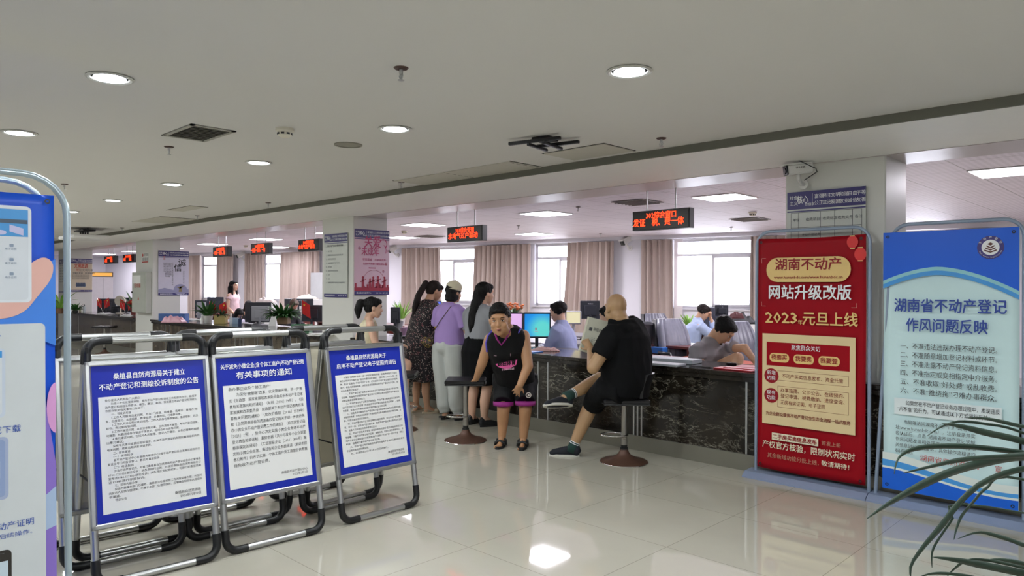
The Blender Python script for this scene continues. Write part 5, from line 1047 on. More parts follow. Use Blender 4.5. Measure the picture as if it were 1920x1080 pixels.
b = MB(); bulge(b, P, (0, -.03, .045, .083, .097, .084, E), (0, .03, .08, .064, .05, .032, E), (0, -.06, -.04, .08, .06, .09, E)); b.limb([P(0, -.08, -.05), P(0, -.08, -.3), P(0, -.06, -.42)], [.08, .075, .03]); b.limb([P(-.07, .0, .0), P(-.09, .02, -.32)], [.025, .02]); b.limb([P(.07, .0, .0), P(.09, .02, -.3)], [.025, .02]); fuse(b, 'long_hair', M_HAIR, T, .009, 3); face(T, P, E, 1.)
# ================================================================ posters on the pillars
M_PURP = mat('purple_header_print', '3b3670', .3, spec=.4); M_PALE = mat('pale_notice_print', 'c4c8c2', .3, spec=.5); M_LAV = mat('pale_lavender_print', 'c9c6d8', .4); M_GREYINK = mat('grey_ink', '55585e', .5)
def poster(label, M, w, h, ground, lines, head=.065, foot=.04, extra=None, hs=1.):
    t = thing('wall_poster', label, 'poster', M=M); b = MB(); b.bb(0, w, 0, h, 0, .006); b.build('board', ground, t)
    b = MB(); b.rect(0, h*(1-head*2), w, h, .0072); b.rect(0, h*(1-head*2)-.022, w, h*(1-head*2)-.012, .0072); b.rect(0, 0, w, h*foot*1.4, .0072); b.build('purple_bands', M_PURP, t)
    b = MB(); yh = h*(1-head*2); bh = h*head*2
    text(b, '社会', w*.03, yh+bh*.52, bh*.25, z=.008); text(b, '主义', w*.03, yh+bh*.2, bh*.25, z=.008); text(b, '核心', w*.135, yh+bh*.25, bh*.5, w=w*.15, z=.008, bold=.02); text(b, '价值观', w*.24, yh+bh*.15, bh*.18, z=.008)
    for k, (a, c) in enumerate((('富强', '公正'), ('民主', '法治'), ('文明', '爱国'), ('和谐', '敬业'), ('自由', '诚信'), ('平等', '友善'))): text(b, a, w*(.36+k*.105), yh+bh*.53, bh*.26, z=.008); text(b, c, w*(.36+k*.105), yh+bh*.15, bh*.26, z=.008)
    text(b, '桑植县政务服务中心', w*.06, h*foot*.35, h*foot*.7, w=w*.42, z=.008); text(b, '廉洁　高效　便民　规范', w*.62, h*foot*.4, h*foot*.5, w=w*.34, z=.008); b.rect(w*.335, yh+bh*.15, w*.338, yh+bh*.85, .008); b.build('header_lettering', M_TITLE, t)
    if lines:
        b = MB()
        for s, x, y, sz, bd in lines: text(b, s, w*x, h*y, sz, bold=bd, z=.0085)
        b.build('text_lines', M_GREYINK, t)
    if extra: extra(t, w, h)
    return t
def fm(x0, x1, yt, yb_, Y):     # frontal poster between photo columns on plane y = Y
    a, c = pt(x0, yt, y=Y), pt(x1, yt, y=Y); q = pt(x0, yb_, y=Y); return frame_m((a.x, Y, q.z), (1, 0, 0), (0, 0, 1)), c.x-a.x, a.z-q.z
def sm(x0, x1, yt, yb_, X):
    a, c = pt(x0, yt, x=X), pt(x1, yt, x=X); q = pt(x0, yb_, x=X); return frame_m((X, a.y, q.z), (0, 1, 0), (0, 0, 1)), c.y-a.y, a.z-q.z
M, w, h = fm(1477, 1624, 362, 640, YP0-.012)
def grid(t, w, h):
    b = MB()
    for x in (.05, .15, .44, .62, .84, .95): b.rect(w*x, h*.1, w*x+.003, h*.86, .008)
    for k in range(8): b.rect(w*.05, h*(.86-k*.1), w*.95, h*(.86-k*.1)+.003, .008)
    b.build('table_rules', M_GREYINK, t)
poster('fee table notice with purple header on the front of the right pillar', M, w, h, M_PALE, [(s, x, .80, .028, 0) for s, x in (('单位', .075), ('收费项目', .25), ('收费标准', .47), ('收费文号', .66), ('备注', .87))]+[('不动产登记费', .2, .7-.1*k, .024, 0) for k in range(6)], extra=grid, head=.058)
M, w, h = fm(608.9, 652.5, 440, 557, YP0-.082)
poster('white procedure notice on the front of the middle pillar', M, w, h, M_PALE, [('、首次不动产登记所需材料流程', .08, .79, .032, .02)]+[(s, .08, .71-.062*k, .026, 0) for k, s in enumerate(('一、窗口受理', '二、查验登记资料原始凭证及权属证明', '三、权籍调查成果审核', '三、审核权属资料（五个工作日）', '四、登记缮证', '五、权籍调查权属审查归档', '六、缴费', '七、发证', '八、凭身份证领取不动产权证书及缴费凭证'))])
def pinkp(t, w, h):
    P_ = mat('rose_print', 'b02a62', .4); b = MB(); text(b, '关爱', w*.28, h*.70, .18, w=w*.46, z=.0085, bold=.03); text(b, '未成年', w*.2, h*.585, .13, w=w*.5, z=.0085, bold=.03); b.ring2(w*.82, h*.79, .055, .068, .0085, 24, -60, 160); b.ring2(w*.76, h*.69, .08, .09, .0085, 24, -30, 60)
    text(b, '牢筑盾城　共享未成年', w*.22, h*.515, .04, z=.0085); text(b, '弘扬中华美德 关爱未成年人', w*.24, h*.455, .032, z=.0085, bold=.02); b.rect(w*.4, h*.405, w*.6, h*.42, .0085); b.build('rose_lettering', P_, t)
    b = MB(); b.rect(0, h*.06, w, h*.115, .008)
    rnd = random.Random(3)
    for k in range(16): x = rnd.uniform(.0, .93)*w; b.rect(x, h*.11, x+.03, h*(.12+rnd.random()*.07), .008)
    for x, hh in ((.24, .2), (.44, .16), (.53, .2), (.67, .21), (.86, .2)):
        b.disc(w*x, h*(.1+hh*.82), .017, .0083, 12, .02); b.quad((w*x-.022, h*.1, .0083), (w*x+.022, h*.1, .0083), (w*x+.018, h*(.1+hh*.72), .0083), (w*x-.018, h*(.1+hh*.72), .0083)); b.quad((w*x-.05, h*(.1+hh*.5), .0083), (w*x-.044, h*(.1+hh*.45), .0083), (w*x+.05, h*(.1+hh*.68), .0083), (w*x+.046, h*(.1+hh*.73), .0083))
    b.ring2(w*.55, h*.17, .19, .194, .0083, 30, 10, 170); b.build('figure_silhouettes', mat('crimson_print', '9c1736', .4), t)
M, w, h = sm(664.2, 729.6, 428.5, 553, PIL[1][1]+.012)
poster('pink and red poster with jumping children on the side of the middle pillar', M, w, h, spots('speckled_pink_print', 'd3b3c2', 'a77f97', 9, .2, .4), None, extra=pinkp)
def callig(t, w, h):
    b = MB(); text(b, '诚', w*.64, h*.64, .17, z=.0085, bold=.02); text(b, '信', w*.5, h*.52, .17, z=.0085, bold=.02)
    for k in range(6): text(b, ('孔子曰人而无信不知其可也', '大车无輗小车无軏', '诚者天之道也思诚者', '人之道也至诚而不动', '者未之有也不诚未有', '能动者也孟子')[k], w*(.46-.055*k), h*.7, .03 if k else .036, vert=True, z=.0085)
    text(b, '诚信为本操守为重', w*.83, h*.52, .03, vert=True, z=.0085); b.build('calligraphy', M_INK, t)
    b = MB(); text(b, '中国', w*.19, h*.84, .04, vert=True, z=.0085, bold=.03); b.build('red_seal_lettering', mat('seal_red', 'c0504a'), t)
    b = MB(); b.disc(w*.72, h*.13, .14, .0075, 24, .12); b.quad((0, h*.06, .0074), (w, h*.06, .0074), (w, h*.14, .0074), (w*.5, h*.12, .0074), (w*.2, h*.17, .0074), (0, h*.13, .0074)); b.build('hill_print', mat('misty_violet_print', '8f8fb0', .5), t)
    b = MB(); b.quad((w*.66, h*.08, .009), (w*.78, h*.08, .009), (w*.76, h*.2, .009), (w*.70, h*.2, .009)); b.quad((w*.6, h*.18, .009), (w*.86, h*.22, .009), (w*.72, h*.15, .009)); b.build('bronze_print', mat('bronze_print', '8a7c55', .5), t)
M, w, h = sm(296.8, 353.8, 469.5, 554, PIL[2][1]+.012)
poster('pale calligraphy poster on the side of the pillar with the grey cabinet', M, w, h, M_LAV, None, extra=callig)
def travel(t, w, h):
    b = MB(); text(b, '文明旅游', w*.18, h*.7, .13, w=w*.62, z=.0085, bold=.03); text(b, '树', w*.27, h*.61, .08, z=.0085); b.build('red_lettering', mat('brick_red_ink', 'b3382c'), t)
    b = MB(); text(b, '立文明形象', w*.4, h*.61, .07, z=.0085); text(b, '文明在旅途　旅游伴我行', w*.1, h*.53, .05, z=.0085, bold=.03); [text(b, '遵守公共秩序爱护文物古迹保护生态环境', w*.1, h*(.48-k*.05), .035, w=w*.75, z=.0085) for k in range(3)]; b.build('text_lines', M_GREYINK, t)
    b = MB(); [(b.disc(w*(.3+.07*k), h*.2, .03, .0085, 10, .05), b.disc(w*(.3+.07*k), h*.26, .018, .0085, 10)) for k in range(6)]; b.build('cartoon_crowd', mat('blue_grey_print', '5d6a86', .5), t)
M, w, h = sm(131.5, 173, 484.5, 547, PIL[3][1]+.02)
poster('cream travel etiquette poster on the side of the farthest pillar', M, w, h, mat('warm_cream_print', 'cdbfa8', .5), None, extra=travel)
M, w, h = fm(111, 128.5, 487, 549, YP0-.085)
poster('poster catching red light on the front of the farthest pillar', M, w, h, M_PALE, [('办事指南　办理流程', .08, .79-.08*k, .04, 0) for k in range(7)])
# grey electrical cabinet and little notice on the third pillar
M, w, h = fm(258.5, 285, 511, 585, YP0-.072)
t = thing('electrical_cabinet', 'grey metal electrical cabinet fixed to the front of a pillar on the left', 'cabinet', M=M); b = MB(); b.bb(0, w, 0, h, 0, .12, bev=.008); b.build('body', mat('cabinet_grey_enamel', 'aeb1a8', .45), t)
b = MB(); b.bb(.03, w-.03, .03, h-.03, .12, .126, bev=.003); d_ = b.build('door', mat('cabinet_grey_enamel', 'aeb1a8'), t); b = MB(); b.cyl((.05, h*.5, .126), (.05, h*.5, .145), .02); b.build('lock', M_BLACKP, d_); b = MB(); b.rect(w*.1, h*.72, w*.65, h*.92, .128); b.build('paper_label', M_PAPER, d_)
b = MB(); text(b, '配电箱', w*.2, h*.6, .1, z=.128, w=w*.45); b.quad((w*.45, h*.32, .128), (w*.55, h*.32, .128), (w*.5, h*.4, .128)); b.build('red_lettering', mat('brick_red_ink', 'b3382c'), d_)
M, w, h = fm(266, 278.5, 474, 493, YP0-.072); t = thing('small_notice', 'small white notice above the grey electrical cabinet', 'notice', M=M); b = MB(); b.bb(0, w, 0, h, 0, .004); b.build('card', M_PAPER, t); b = MB(); [b.rect(w*.1+k*w*.11, h*.18, w*.15+k*w*.11, h*.5, .005) for k in range(8)]; text(b, '请勿吸烟', w*.3, h*.6, .07, z=.005); b.build('print', M_GREYINK, t); b = MB(); b.rect(w*.05, h*.02, w*.95, h*.13, .005); b.disc(w*.18, h*.75, .035, .005); b.build('red_print', mat('brick_red_ink', 'b3382c'), t)

# ================================================================ office furniture
M_WOODR = mat('dark_red_wood', '5e2a25', .3, coat=.3, var=.15, vs=6); M_ORW = mat('orange_red_wood', 'a34a33', .4); M_MON = mat('dark_monitor_plastic', '23262f', .4); M_MONW = mat('light_grey_monitor_plastic', '9fa0a6', .45); M_LEATH = mat('black_leather', '17181c', .35, var=.15, vs=20); M_PADW = mat('painted_sheen_leather', '747582', .3, var=.2, vs=14)  # pale grey cushion leather has the window sheen put into its base colour
def desk(x0, x1, y0, y1, z, label, m=None, rz=0):
    t = thing('desk', label, 'desk', ((x0+x1)/2, (y0+y1)/2, 0), rz); w, h = x1-x0, y1-y0; m = m or M_WOODR
    b = MB(); b.bb(-w/2, w/2, -h/2, h/2, z-.035, z, bev=.006); b.build('desktop', m, t)
    for s_ in (-1, 1): b = MB(); b.bb(s_*(w/2-.03)-.02, s_*(w/2-.03)+.02, -h/2+.03, h/2-.03, 0, z-.035); b.build('side_panel', m, t)
    b = MB(); b.bb(-w/2+.05, w/2-.05, h/2-.06, h/2-.04, .2, z-.035); b.build('modesty_panel', m, t); return t
for k, (x0, x1) in enumerate(((-9.75, -6.9), (-6.85, -5.2), (-5.15, -3.9), (-12.2, -9.85), (-17.0, -12.3), (-19.2, -17.1), (-23.9, -19.3))):
    desk(x0, x1, 6.32, 7.05, .75, ('clerk desk below the spider plant behind the counter', 'clerk desk under the blue and pink screens', 'clerk desk behind the bald man', 'clerk desk under the big leafy planter', 'clerk desk under the gift bag plant', 'clerk desk near the grey cabinet pillar', 'clerk desk under the crossed flags')[k], mat('grey_laminate', '77767c', .4) if k != 2 else None)
def mon(px0, px1, yt, yb_, Y, label, screen=None, m=None, yaw=0, zd=.75, text_=None, side=False):
    "monitor between photo columns and rows, standing on a surface of height zd"
    c = pt((px0+px1)/2, (yt+yb_)/2, y=Y); d = (c-CAM).dot(FW); w = (px1-px0)*d/FPX; h = (yb_-yt)*d/FPX; t = thing('monitor', label, 'monitor', (c.x, c.y, zd), YAW+R(yaw), None)
    z0 = c.z-zd-h/2; m = m or M_MON; b = MB(); b.bb(-w/2, w/2, 0, .035, z0, z0+h, bev=.008); b.bb(-w*.3, w*.3, .035 if screen else -.03, .07 if screen else 0, z0+h*.2, z0+h*.75, bev=.01); b.build('case', m, t)
    if screen: b = MB(); b.rect(-w/2+.018, z0+.022, w/2-.018, z0+h-.018); b.v = [V((v.x, -.0012, v.y)) for v in b.v]; b.build('screen', screen, t)
    b = MB(); b.cyl((0, .045 if screen else -.015, .0), (0, .045 if screen else -.015, z0+h*.3), .022); b.lathe([(0, 0), (.1, 0), (.09, .012), (0, .015)], c=(0, .03 if screen else -.01, 0)); b.build('stand', m, t)
    if text_: b = MB(Matrix(((1, 0, 0, 0), (0, 0, -1, -.031), (0, 1, 0, z0+h*.8), (0, 0, 0, 1)))); text(b, text_, 0, 0, h*.07, al='C', bold=.03); b.build('maker_lettering', M_TITLE, t)
    return t
# the blue login desktop
m, N, L, bs, tc = nodes('blue_desktop_screen', .2); g = N.new('ShaderNodeTexGradient'); g.gradient_type = 'SPHERICAL'; mp = N.new('ShaderNodeMapping'); mp.inputs['Location'].default_value = (-.16, 0, -.85); mp.inputs['Scale'].default_value = (2.6, 0, 2.6); L.new(tc.outputs['Object'], mp.inputs[0]); L.new(mp.outputs[0], g.inputs[0])
c_ = ramp(N, L, g.outputs[0], [(0., lin('0a3f9c')), (.45, lin('1c8fe0')), (.8, lin('5fd0c8'))]); L.new(c_, bs.inputs['Emission Color']); L.new(c_, bs.inputs['Base Color']); bs.inputs['Emission Strength'].default_value = .75; M_SCB = m
mpn = mp; mp.inputs['Location'].default_value = (-.18, 0, -.6)
M_SCP = mat('pink_screen', 'd9b0e2', .3, emit=.8, var=0); M_SCC = mat('cream_screen', 'd6d0a8', .3, emit=.7, var=0)
t = mon(981, 1033, 586, 634, 6.78, 'monitor showing a blue green desktop in front of the blue shirted clerk', M_SCB, yaw=2)
b = MB(); b.box((-.012, -.003, .235), (.028, .001, .03)); b.box((-.01, -.003, .205), (.05, .001, .006)); b.build('screen_icons', M_TITLE, t)
mon(931, 981, 586, 634, 6.86, 'monitor with a plain pink screen beside the boy', M_SCP, yaw=2)
mon(1060, 1090, 583, 608, 8.35, 'monitor with a pale yellow document behind the blue shirted clerk', M_SCC, m=M_MONW, yaw=-8)
mon(1088, 1125, 564, 598, 9.1, 'black monitor seen from behind left of the bald head', None, text_='ViewSonic', yaw=4)
mon(1341, 1366, 572, 592, 11.1, 'small dark monitor back on the sill side desk by the bright window', None, text_='acer', yaw=4)
mon(732, 750, 576, 606, 6.85, 'dark monitor back between the pink poster and the spider plant', None)
mon(471, 504, 574, 602, 6.6, 'light grey backed monitor on the left counter', None, m=M_MONW)
mon(459, 508, 567, 604, 6.95, 'wide dark monitor behind the light grey backed one', None)
mon(566, 604, 572, 603, 6.8, 'wide dark monitor touching the left edge of the middle pillar', None)
mon(533, 587, 560, 574, 8.9, 'dark monitor in the back row left of the middle pillar', None)
mon(365, 388, 563, 596, 8.6, 'dark monitor just right of the calligraphy poster pillar', None)
mon(388, 419, 557, 590, 8.9, 'dark monitor behind the potted plant on the left counter', None)
mon(367, 386, 567, 597, 6.9, 'tilted pale grey monitor back left of the potted plant', None, m=M_MONW, yaw=-14)
mon(182, 217, 560, 588, 6.9, 'dark monitor behind the left pair of small flags', None)
mon(220, 252, 558, 586, 6.9, 'dark monitor behind the right pair of small flags', None)
mon(208, 226, 574, 590, 6.45, 'small dark desk terminal between the two flag pairs', None)
mon(806, 828, 564, 580, 9.1, 'small monitor with a blue picture behind the lilac shirt', mat('blue_picture_screen', '3d55b8', .3, emit=.5))
# second row of desks and chairs
desk(-8.2, -6.4, 8.9, 9.6, .75, 'back row desk behind the blue shirted clerk', mat('grey_laminate', '77767c')); desk(-6.2, -4.8, 8.15, 8.85, .76, 'dark red desk with papers right of the bald man'); desk(-4.75, -3.75, 7.4, 8.0, .66, 'low orange red desk just beyond the counter', M_ORW)
desk(-6.9, -5.7, 10.95, 11.6, .75, 'dark red desk at the bright window where a man holds his head'); desk(-14.5, -11.8, 8.6, 9.3, .75, 'back row desk left of the middle pillar'); desk(-17.6, -15.5, 8.4, 9.2, .75, 'back row desk behind the calligraphy pillar'); desk(-11.7, -10.5, 8.7, 9.4, .75, 'back row desk behind the two women'); desk(-20.3, -17.9, 8.3, 9.0, .75, 'back row desk at the far left')
def exec_chair(px, py, Y, rz, label, s=1.):
    p = pt(px, py, y=Y); t = thing('office_chair', label, 'chair', (p.x, p.y, 0), rz, 'leather swivel office chairs')
    b = MB(); b.rings([[V((x*(1-.3*(k/2.9)**5), y+.05*k*k*.5-.02, .45*s+.22*k*s)) for x, y in ((-.26, .18), (.26, .18), (.25, .27), (-.25, .27))] for k in (0, 1, 1.8, 2.4, 2.7, 2.9)]); sharp(b.build('backrest_shell', M_LEATH, t), 50)
    n = 9
    b = MB(); G = []
    for k in range(7):
        z = .5*s+.6*s*k/6; yy = .18+.045*(k/6*2.7)**2*.5; hw = .235*(1-.3*(k/6)**5); G.append([V((-hw+2*hw*i/20, yy-.06-.022*abs(sin(i*pi/20*7))-.02*sin(i*pi/20), z)) for i in range(21)]+[V((hw, yy+.02, z)), V((-hw, yy+.02, z))])
    b.rings(G); sharp(b.build('backrest_cushion', M_PADW, t), 60)
    b = MB(); b.box((0, -.04, .47*s), (.5, .5, .1), bev=.03); sharp(b.build('seat', M_PADW, t), 40)
    for q in (-1, 1): b = MB(); b.tube([(q*.26, .15, .48*s), (q*.3, .1, .68*s), (q*.3, -.15, .68*s), (q*.26, -.2, .48*s)], .02, 8); sharp(b.build('armrest', M_LEATH, t), 60)
    b = MB(); b.cyl((0, 0, .1), (0, 0, .43), .03); b.build('column', M_CHROME, t)
    for k in range(5): a = k*2*pi/5; b = MB(); b.cyl((0, 0, .12), (.29*cos(a), .29*sin(a), .07), .02, .014); b.ell((.29*cos(a), .29*sin(a), .035), (.03, .03, .034)); b.build('base_leg', M_CHROME, t)
    return t
exec_chair(1252, 605, 9.9, R(72), 'leather office chair with sunlit ribbed back right of the bald man, farthest of three')
exec_chair(1281, 640, 8.25, R(66), 'leather office chair with ribbed back just left of the grey t shirt man')
exec_chair(1408, 640, 8.2, R(62), 'leather office chair with ribbed back just right of the grey t shirt man')
def mesh_chair(px, Y, rz, label):
    p = pt(px, 600, y=Y); t = thing('office_chair', label, 'chair', (p.x, p.y, 0), rz, None); b = MB(); G = [[V((-.22*(1-.1*k), .2+.03*k, .55+.15*k)), V((.22*(1-.1*k), .2+.03*k, .55+.15*k)), V((.22*(1-.1*k), .235+.03*k, .55+.15*k)), V((-.22*(1-.1*k), .235+.03*k, .55+.15*k))] for k in (0, 1, 2, 2.7)]; b.rings(G); b.build('backrest', mat('black_mesh_fabric', '0f1014', .8), t)
    b = MB(); b.box((0, -.02, .46), (.46, .44, .07), bev=.02); b.build('seat', mat('black_mesh_fabric', '0f1014'), t); b = MB(); b.cyl((0, 0, .06), (0, 0, .43), .028); b.tube([(0, .2, .44), (0, .26, .55), (0, .25, .7)], .018); b.build('column', M_BLACKP, t)
    for k in range(5): a = k*2*pi/5; b = MB(); b.cyl((0, 0, .1), (.28*cos(a), .28*sin(a), .05), .02, .014); b.build('base_leg', M_BLACKP, t)
mesh_chair(1083, 7.35, R(125), 'black office chair tilted behind the blue shirted clerk'); mesh_chair(440, 7.9, R(10), 'black office chair behind the gift bag on the left')
# grey tray shaped chair back beside the bald man
p = pt(1207, 640, y=8.3); t = thing('waste_bin', 'grey rounded plastic bin back seen right beside the bald man', 'bin', (p.x, p.y, .72)); b = MB(); b.lathe([(.0, 0), (.14, 0), (.2, .3), (.215, .3), (.215, .325), (.19, .325), (.13, .02), (0, .02)], n=30); sharp(b.build('bucket', mat('grey_plastic_bin', '5c5d63', .4), t))
desk(-5.95, -5.2, 7.9, 8.6, .72, 'small side table carrying the grey bin', M_WOODR) if False else None
# ================================================================ small things
def rest(px, py, z=.8125): return pt(px, py, z=z)
def simple(name, label, cat, loc, fn, m, rz=0, group=None, smooth=False):
    t = MB(); fn(t); o = t.build(name, m, None, smooth=smooth); o.location = V(loc); o.rotation_euler = (0, 0, rz); o['label'] = label; o['category'] = cat
    if group: o['group'] = group
    if smooth: sharp(o, 50)
    return o
def crumple(name, label, loc, w, d, h, m, seed=0, rz=0):
    b = MB(); n = 18; rnd = random.Random(seed); P = []; F = []
    for j in range(n+1):
        for i in range(n+1):
            u, v = i/n*2-1, j/n*2-1; r = max(abs(u), abs(v)); e = (1-r**3)*h*(.55+.7*abs(noise.noise(V((u*2.4+seed, v*2.4, seed))))) ; P.append((u*w/2*(1+.1*noise.noise(V((v*2, seed, 0)))), v*d/2*(1+.1*noise.noise(V((u*2, 0, seed)))), max(.002, e)))
    for j in range(n):
        for i in range(n): a = j*(n+1)+i; F.append((a, a+1, a+n+2, a+n+1))
    b.add(P, F); o = b.build(name, m, None, smooth=True); md = o.modifiers.new('t', 'SOLIDIFY'); md.thickness = .003; o.location = loc; o.rotation_euler = (0, 0, rz); return o
tag(crumple('cloth', 0, rest(1022, 658), .32, .16, .05, spots('pink_dotted_cloth', 'c9a3a0', '8f5a5a', 30, .3), 2, YAW), 'crumpled pink patterned cloth on the counter near the boy', 'cloth')
simple('paper', 'white sheets on the desk under the blue screen', 'paper', rest(1006, 649, .756), lambda b: [b.box((0, .01*k, .002+.003*k), (.21, .29, .002), rz=.1*k) for k in range(3)], M_PAPER, YAW)
simple('folder', 'blue folder lying beside the pink cloth', 'folder', rest(995, 660), lambda b: b.box((0, 0, .004), (.2, .18, .008)), mat('blue_folder', '3f78c8', .4), 0)
simple('document_box', 'flat white file box on the counter right of the bald man', 'file box', rest(1262, 679), lambda b: b.bb(-.24, .24, -.11, .11, 0, .038, bev=.004), mat('pale_grey_file_box', 'a9b0b8', .5), R(6)); simple('document_box', 'second pale file box under the first, right of the bald man', 'file box', rest(1250, 681)+V((-.02, -.16, 0)), lambda b: b.bb(-.27, .27, -.1, .08, 0, .02, bev=.004), mat('pale_grey_file_box', 'a9b0b8'), R(3))
M_REDF = mat('red_folder', 'b3242f', .45)
simple('folder', 'long red folder on the counter in front of the grey t shirt man', 'folder', rest(1378, 694)+V((0, .02, 0)), lambda b: (b.box((0, 0, .006), (.36, .13, .01), bev=.002), b.box((.03, .05, .014), (.3, .1, .006), rz=.06)), M_REDF, R(-3)); simple('folder', 'red folder beside the left pole of the red banner', 'folder', rest(1412, 690), lambda b: b.box((0, 0, .008), (.26, .2, .012), bev=.002), M_REDF, R(8))
simple('folder', 'red bag on the counter between the two banners', 'bag', pt(1655, 660, y=5.95)*1., lambda b: b.box((0, 0, -.02), (.12, .16, .16), bev=.03), M_REDF, 0).location.z = .895
simple('pen', 'black pen lying on the counter left of the red folders', 'pen', rest(1312, 689), lambda b: (b.cyl((-.1, 0, .006), (.09, .015, .006), .0055, n=8), b.cyl((.09, .015, .006), (.11, .017, .006), .0035, .001, n=8)), M_BLACKP, R(5))
simple('phone', 'black phone lying by the knee of the grey t shirt man', 'phone', rest(1372, 685), lambda b: b.box((0, 0, .012), (.09, .06, .022), bev=.006), M_BLACKG, R(20))
simple('blue_box', 'blue box on the low orange red desk right of the bald man', 'box', pt(1237, 662, z=.662), lambda b: b.bb(-.09, .09, -.08, .08, 0, .08, bev=.004), mat('blue_box', '2f66b0', .4))
for k, (px, py, z, lb) in enumerate(((1235, 620, .762, 'pile of loose papers at the left end of the dark red desk'), (1240, 645, .662, 'white papers on the low orange red desk'), (862, 600, .755, 'papers beside the waiting women'), (360, 601, .8125, 'papers on the left end of the left counter'), (420, 606, .8125, 'pinkish paper below the gift bag'), (196, 589, .8125, 'papers in front of the left flags'), (240, 592, .8125, 'papers in front of the right flags'), (600, 629, .8125, 'crumpled papers at the foot of the middle pillar'))):
    simple('paper', lb, 'paper', rest(px, py, z), lambda b: [b.box((.02*j*(-1)**j, .02*j, .003+.006*j), (.3, .21, .005), rz=.2*j*(-1)**j) for j in range(4)], M_PAPER if k != 4 else mat('pinkish_paper', 'cfa8a0', .6), YAW*.5)
simple('notebook', 'black ring binder on the low orange red desk', 'notebook', pt(1246, 640, z=.668), lambda b: [b.box((0, 0, .012+.024*k), (.2, .15, .02), rz=.1*k) for k in range(2)], M_BLACKP)
# computer tower, clothes and pot near the bright window
simple('computer_tower', 'dark grey computer tower on the window side desk left of the small monitor', 'computer', pt(1339, 622, z=.752), lambda b: b.bb(-.2, .2, -.1, .1, 0, .42, bev=.01), mat('slate_case', '3d4250', .5), YAW*.6)
tag(crumple('coat', 0, pt(1387, 607, z=.93), .5, .3, .2, mat('black_nylon', '17181c', .6), 5, YAW), 'black jacket heaped by the window right of the computer tower', 'coat'); tag(crumple('bag', 0, pt(1381, 597, z=1.07), .2, .15, .12, mat('maroon_bag', '4d1f22', .6), 8, YAW), 'maroon bag on top of the black jacket', 'bag')
simple('side_table', 'low white cabinet under the heaped jacket', 'cabinet', V((pt(1387, 607, z=.93).x, pt(1387, 607, z=.93).y, 0)), lambda b: b.bb(-.2, .2, -.15, .15, 0, .93, bev=.005), M_WHITEP, YAW)
# plants
M_LEAF = mat('mid_green_leaf', '2c5a24', .5, var=.35, vs=14); M_LEAFL = mat('light_green_leaf', '7fae4a', .5, var=.3, vs=14); M_LEAFD = mat('dark_green_leaf', '1f3a20', .45, var=.3, vs=9)
def leaf(b, p0, d, L_, w, droop, n=7, fold=.25, side=None):
    p = V(p0); d = V(d).normalized(); s_ = (d.cross(Z3) if abs(d.z) < .98 else V((1, 0, 0))).normalized(); P = []
    for k in range(n+1):
        u = k/n; ww = w*sin(pi*min(1, u*.93+.07))**.8; up = s_.cross(d); P += [p-s_*ww+up*ww*fold, p+up*0, p+s_*ww+up*ww*fold]; p = p+d*(L_/n); d = (d+V((0, 0, -droop/n))).normalized()
    F = []
    for k in range(n): a = 3*k; F += [(a, a+1, a+4, a+3), (a+1, a+2, a+5, a+4)]
    b.add(P, F)
def plant(px, py, z, label, pot, n, L_, w, droop, m, seed, sp=.9, hp=.1, rp=.07, square=False, name='potted_plant'):
    p = pt(px, py, z=z); t = thing(name, label, 'plant', p, YAW); rnd = random.Random(seed)
    b = MB(); b.box((0, 0, hp/2), (rp*2, rp*1.6, hp), bev=.004) if square else b.lathe([(0, 0), (rp*.75, 0), (rp, hp), (rp*1.06, hp), (rp*1.06, hp*1.1), (rp*.9, hp*1.1), (rp*.85, hp*.9), (0, hp*.9)], n=20); sharp(b.build('pot', pot, t))
    for q in range(3 if n > 18 else 1):
        b = MB()
        for k in range(n//(3 if n > 18 else 1)): a = rnd.uniform(0, 2*pi); e = rnd.uniform(.25, 1.3)*sp; leaf(b, (cos(a)*rp*.4, sin(a)*rp*.4, hp*.9), (cos(a)*e, sin(a)*e, 1), L_*rnd.uniform(.6, 1.1), w*rnd.uniform(.7, 1.1), droop*rnd.uniform(.5, 1.3))
        o = b.build('foliage', m, t); o['kind'] = 'stuff'
    return t
M_POTW = mat('white_ceramic', 'c9c8c4', .35); M_TERR = mat('brown_clay', '7b5a42', .6)
plant(390, 606, .8125, 'green leafy plant in a white pot on the left counter', M_POTW, 60, .36, .03, .9, M_LEAF, 1, .9, .13, .085)
plant(414, 607, .8125, 'dark plant in a yellow and green gift bag on the left counter', mat('yellow_green_bag', 'a08f55', .5), 40, .22, .016, 1.4, M_LEAFD, 2, 1.5, .16, .1, True)
plant(530, 607, .8125, 'big bushy plant in a brown box planter left of the middle pillar', mat('tan_carton', '8f7352', .6), 150, .42, .034, 1.3, M_LEAF, 3, 1.5, .12, .12, True)
plant(252, 592, .8125, 'green plant in a red pot beside the pillar with the grey cabinet', mat('dark_red_pot', '6d2b28', .5), 36, .45, .035, .9, M_LEAF, 4, .8, .16, .09)
plant(141, 588, .8125, 'small round leaved plant in front of the farthest pillar', M_BLACKP, 30, .25, .04, 1., M_LEAF, 5, 1.1, .07, .07)
plant(754, 610, .752, 'spider plant with bright green arching leaves right of the pink poster', M_POTW, 40, .42, .014, 1.0, M_LEAFL, 6, .6, .12, .06)
plant(1291, 620, .762, 'little green plant in a square grey pot on the dark red desk', mat('grey_cement_pot', '6c7078', .6), 26, .24, .02, .9, M_LEAFL, 7, .7, .1, .1, True)
plant(112, 588, .8125, 'arching green plant half hidden behind the left banner pole', M_TERR, 30, .7, .03, 1.6, M_LEAFL, 8, 1.4, .12, .1)
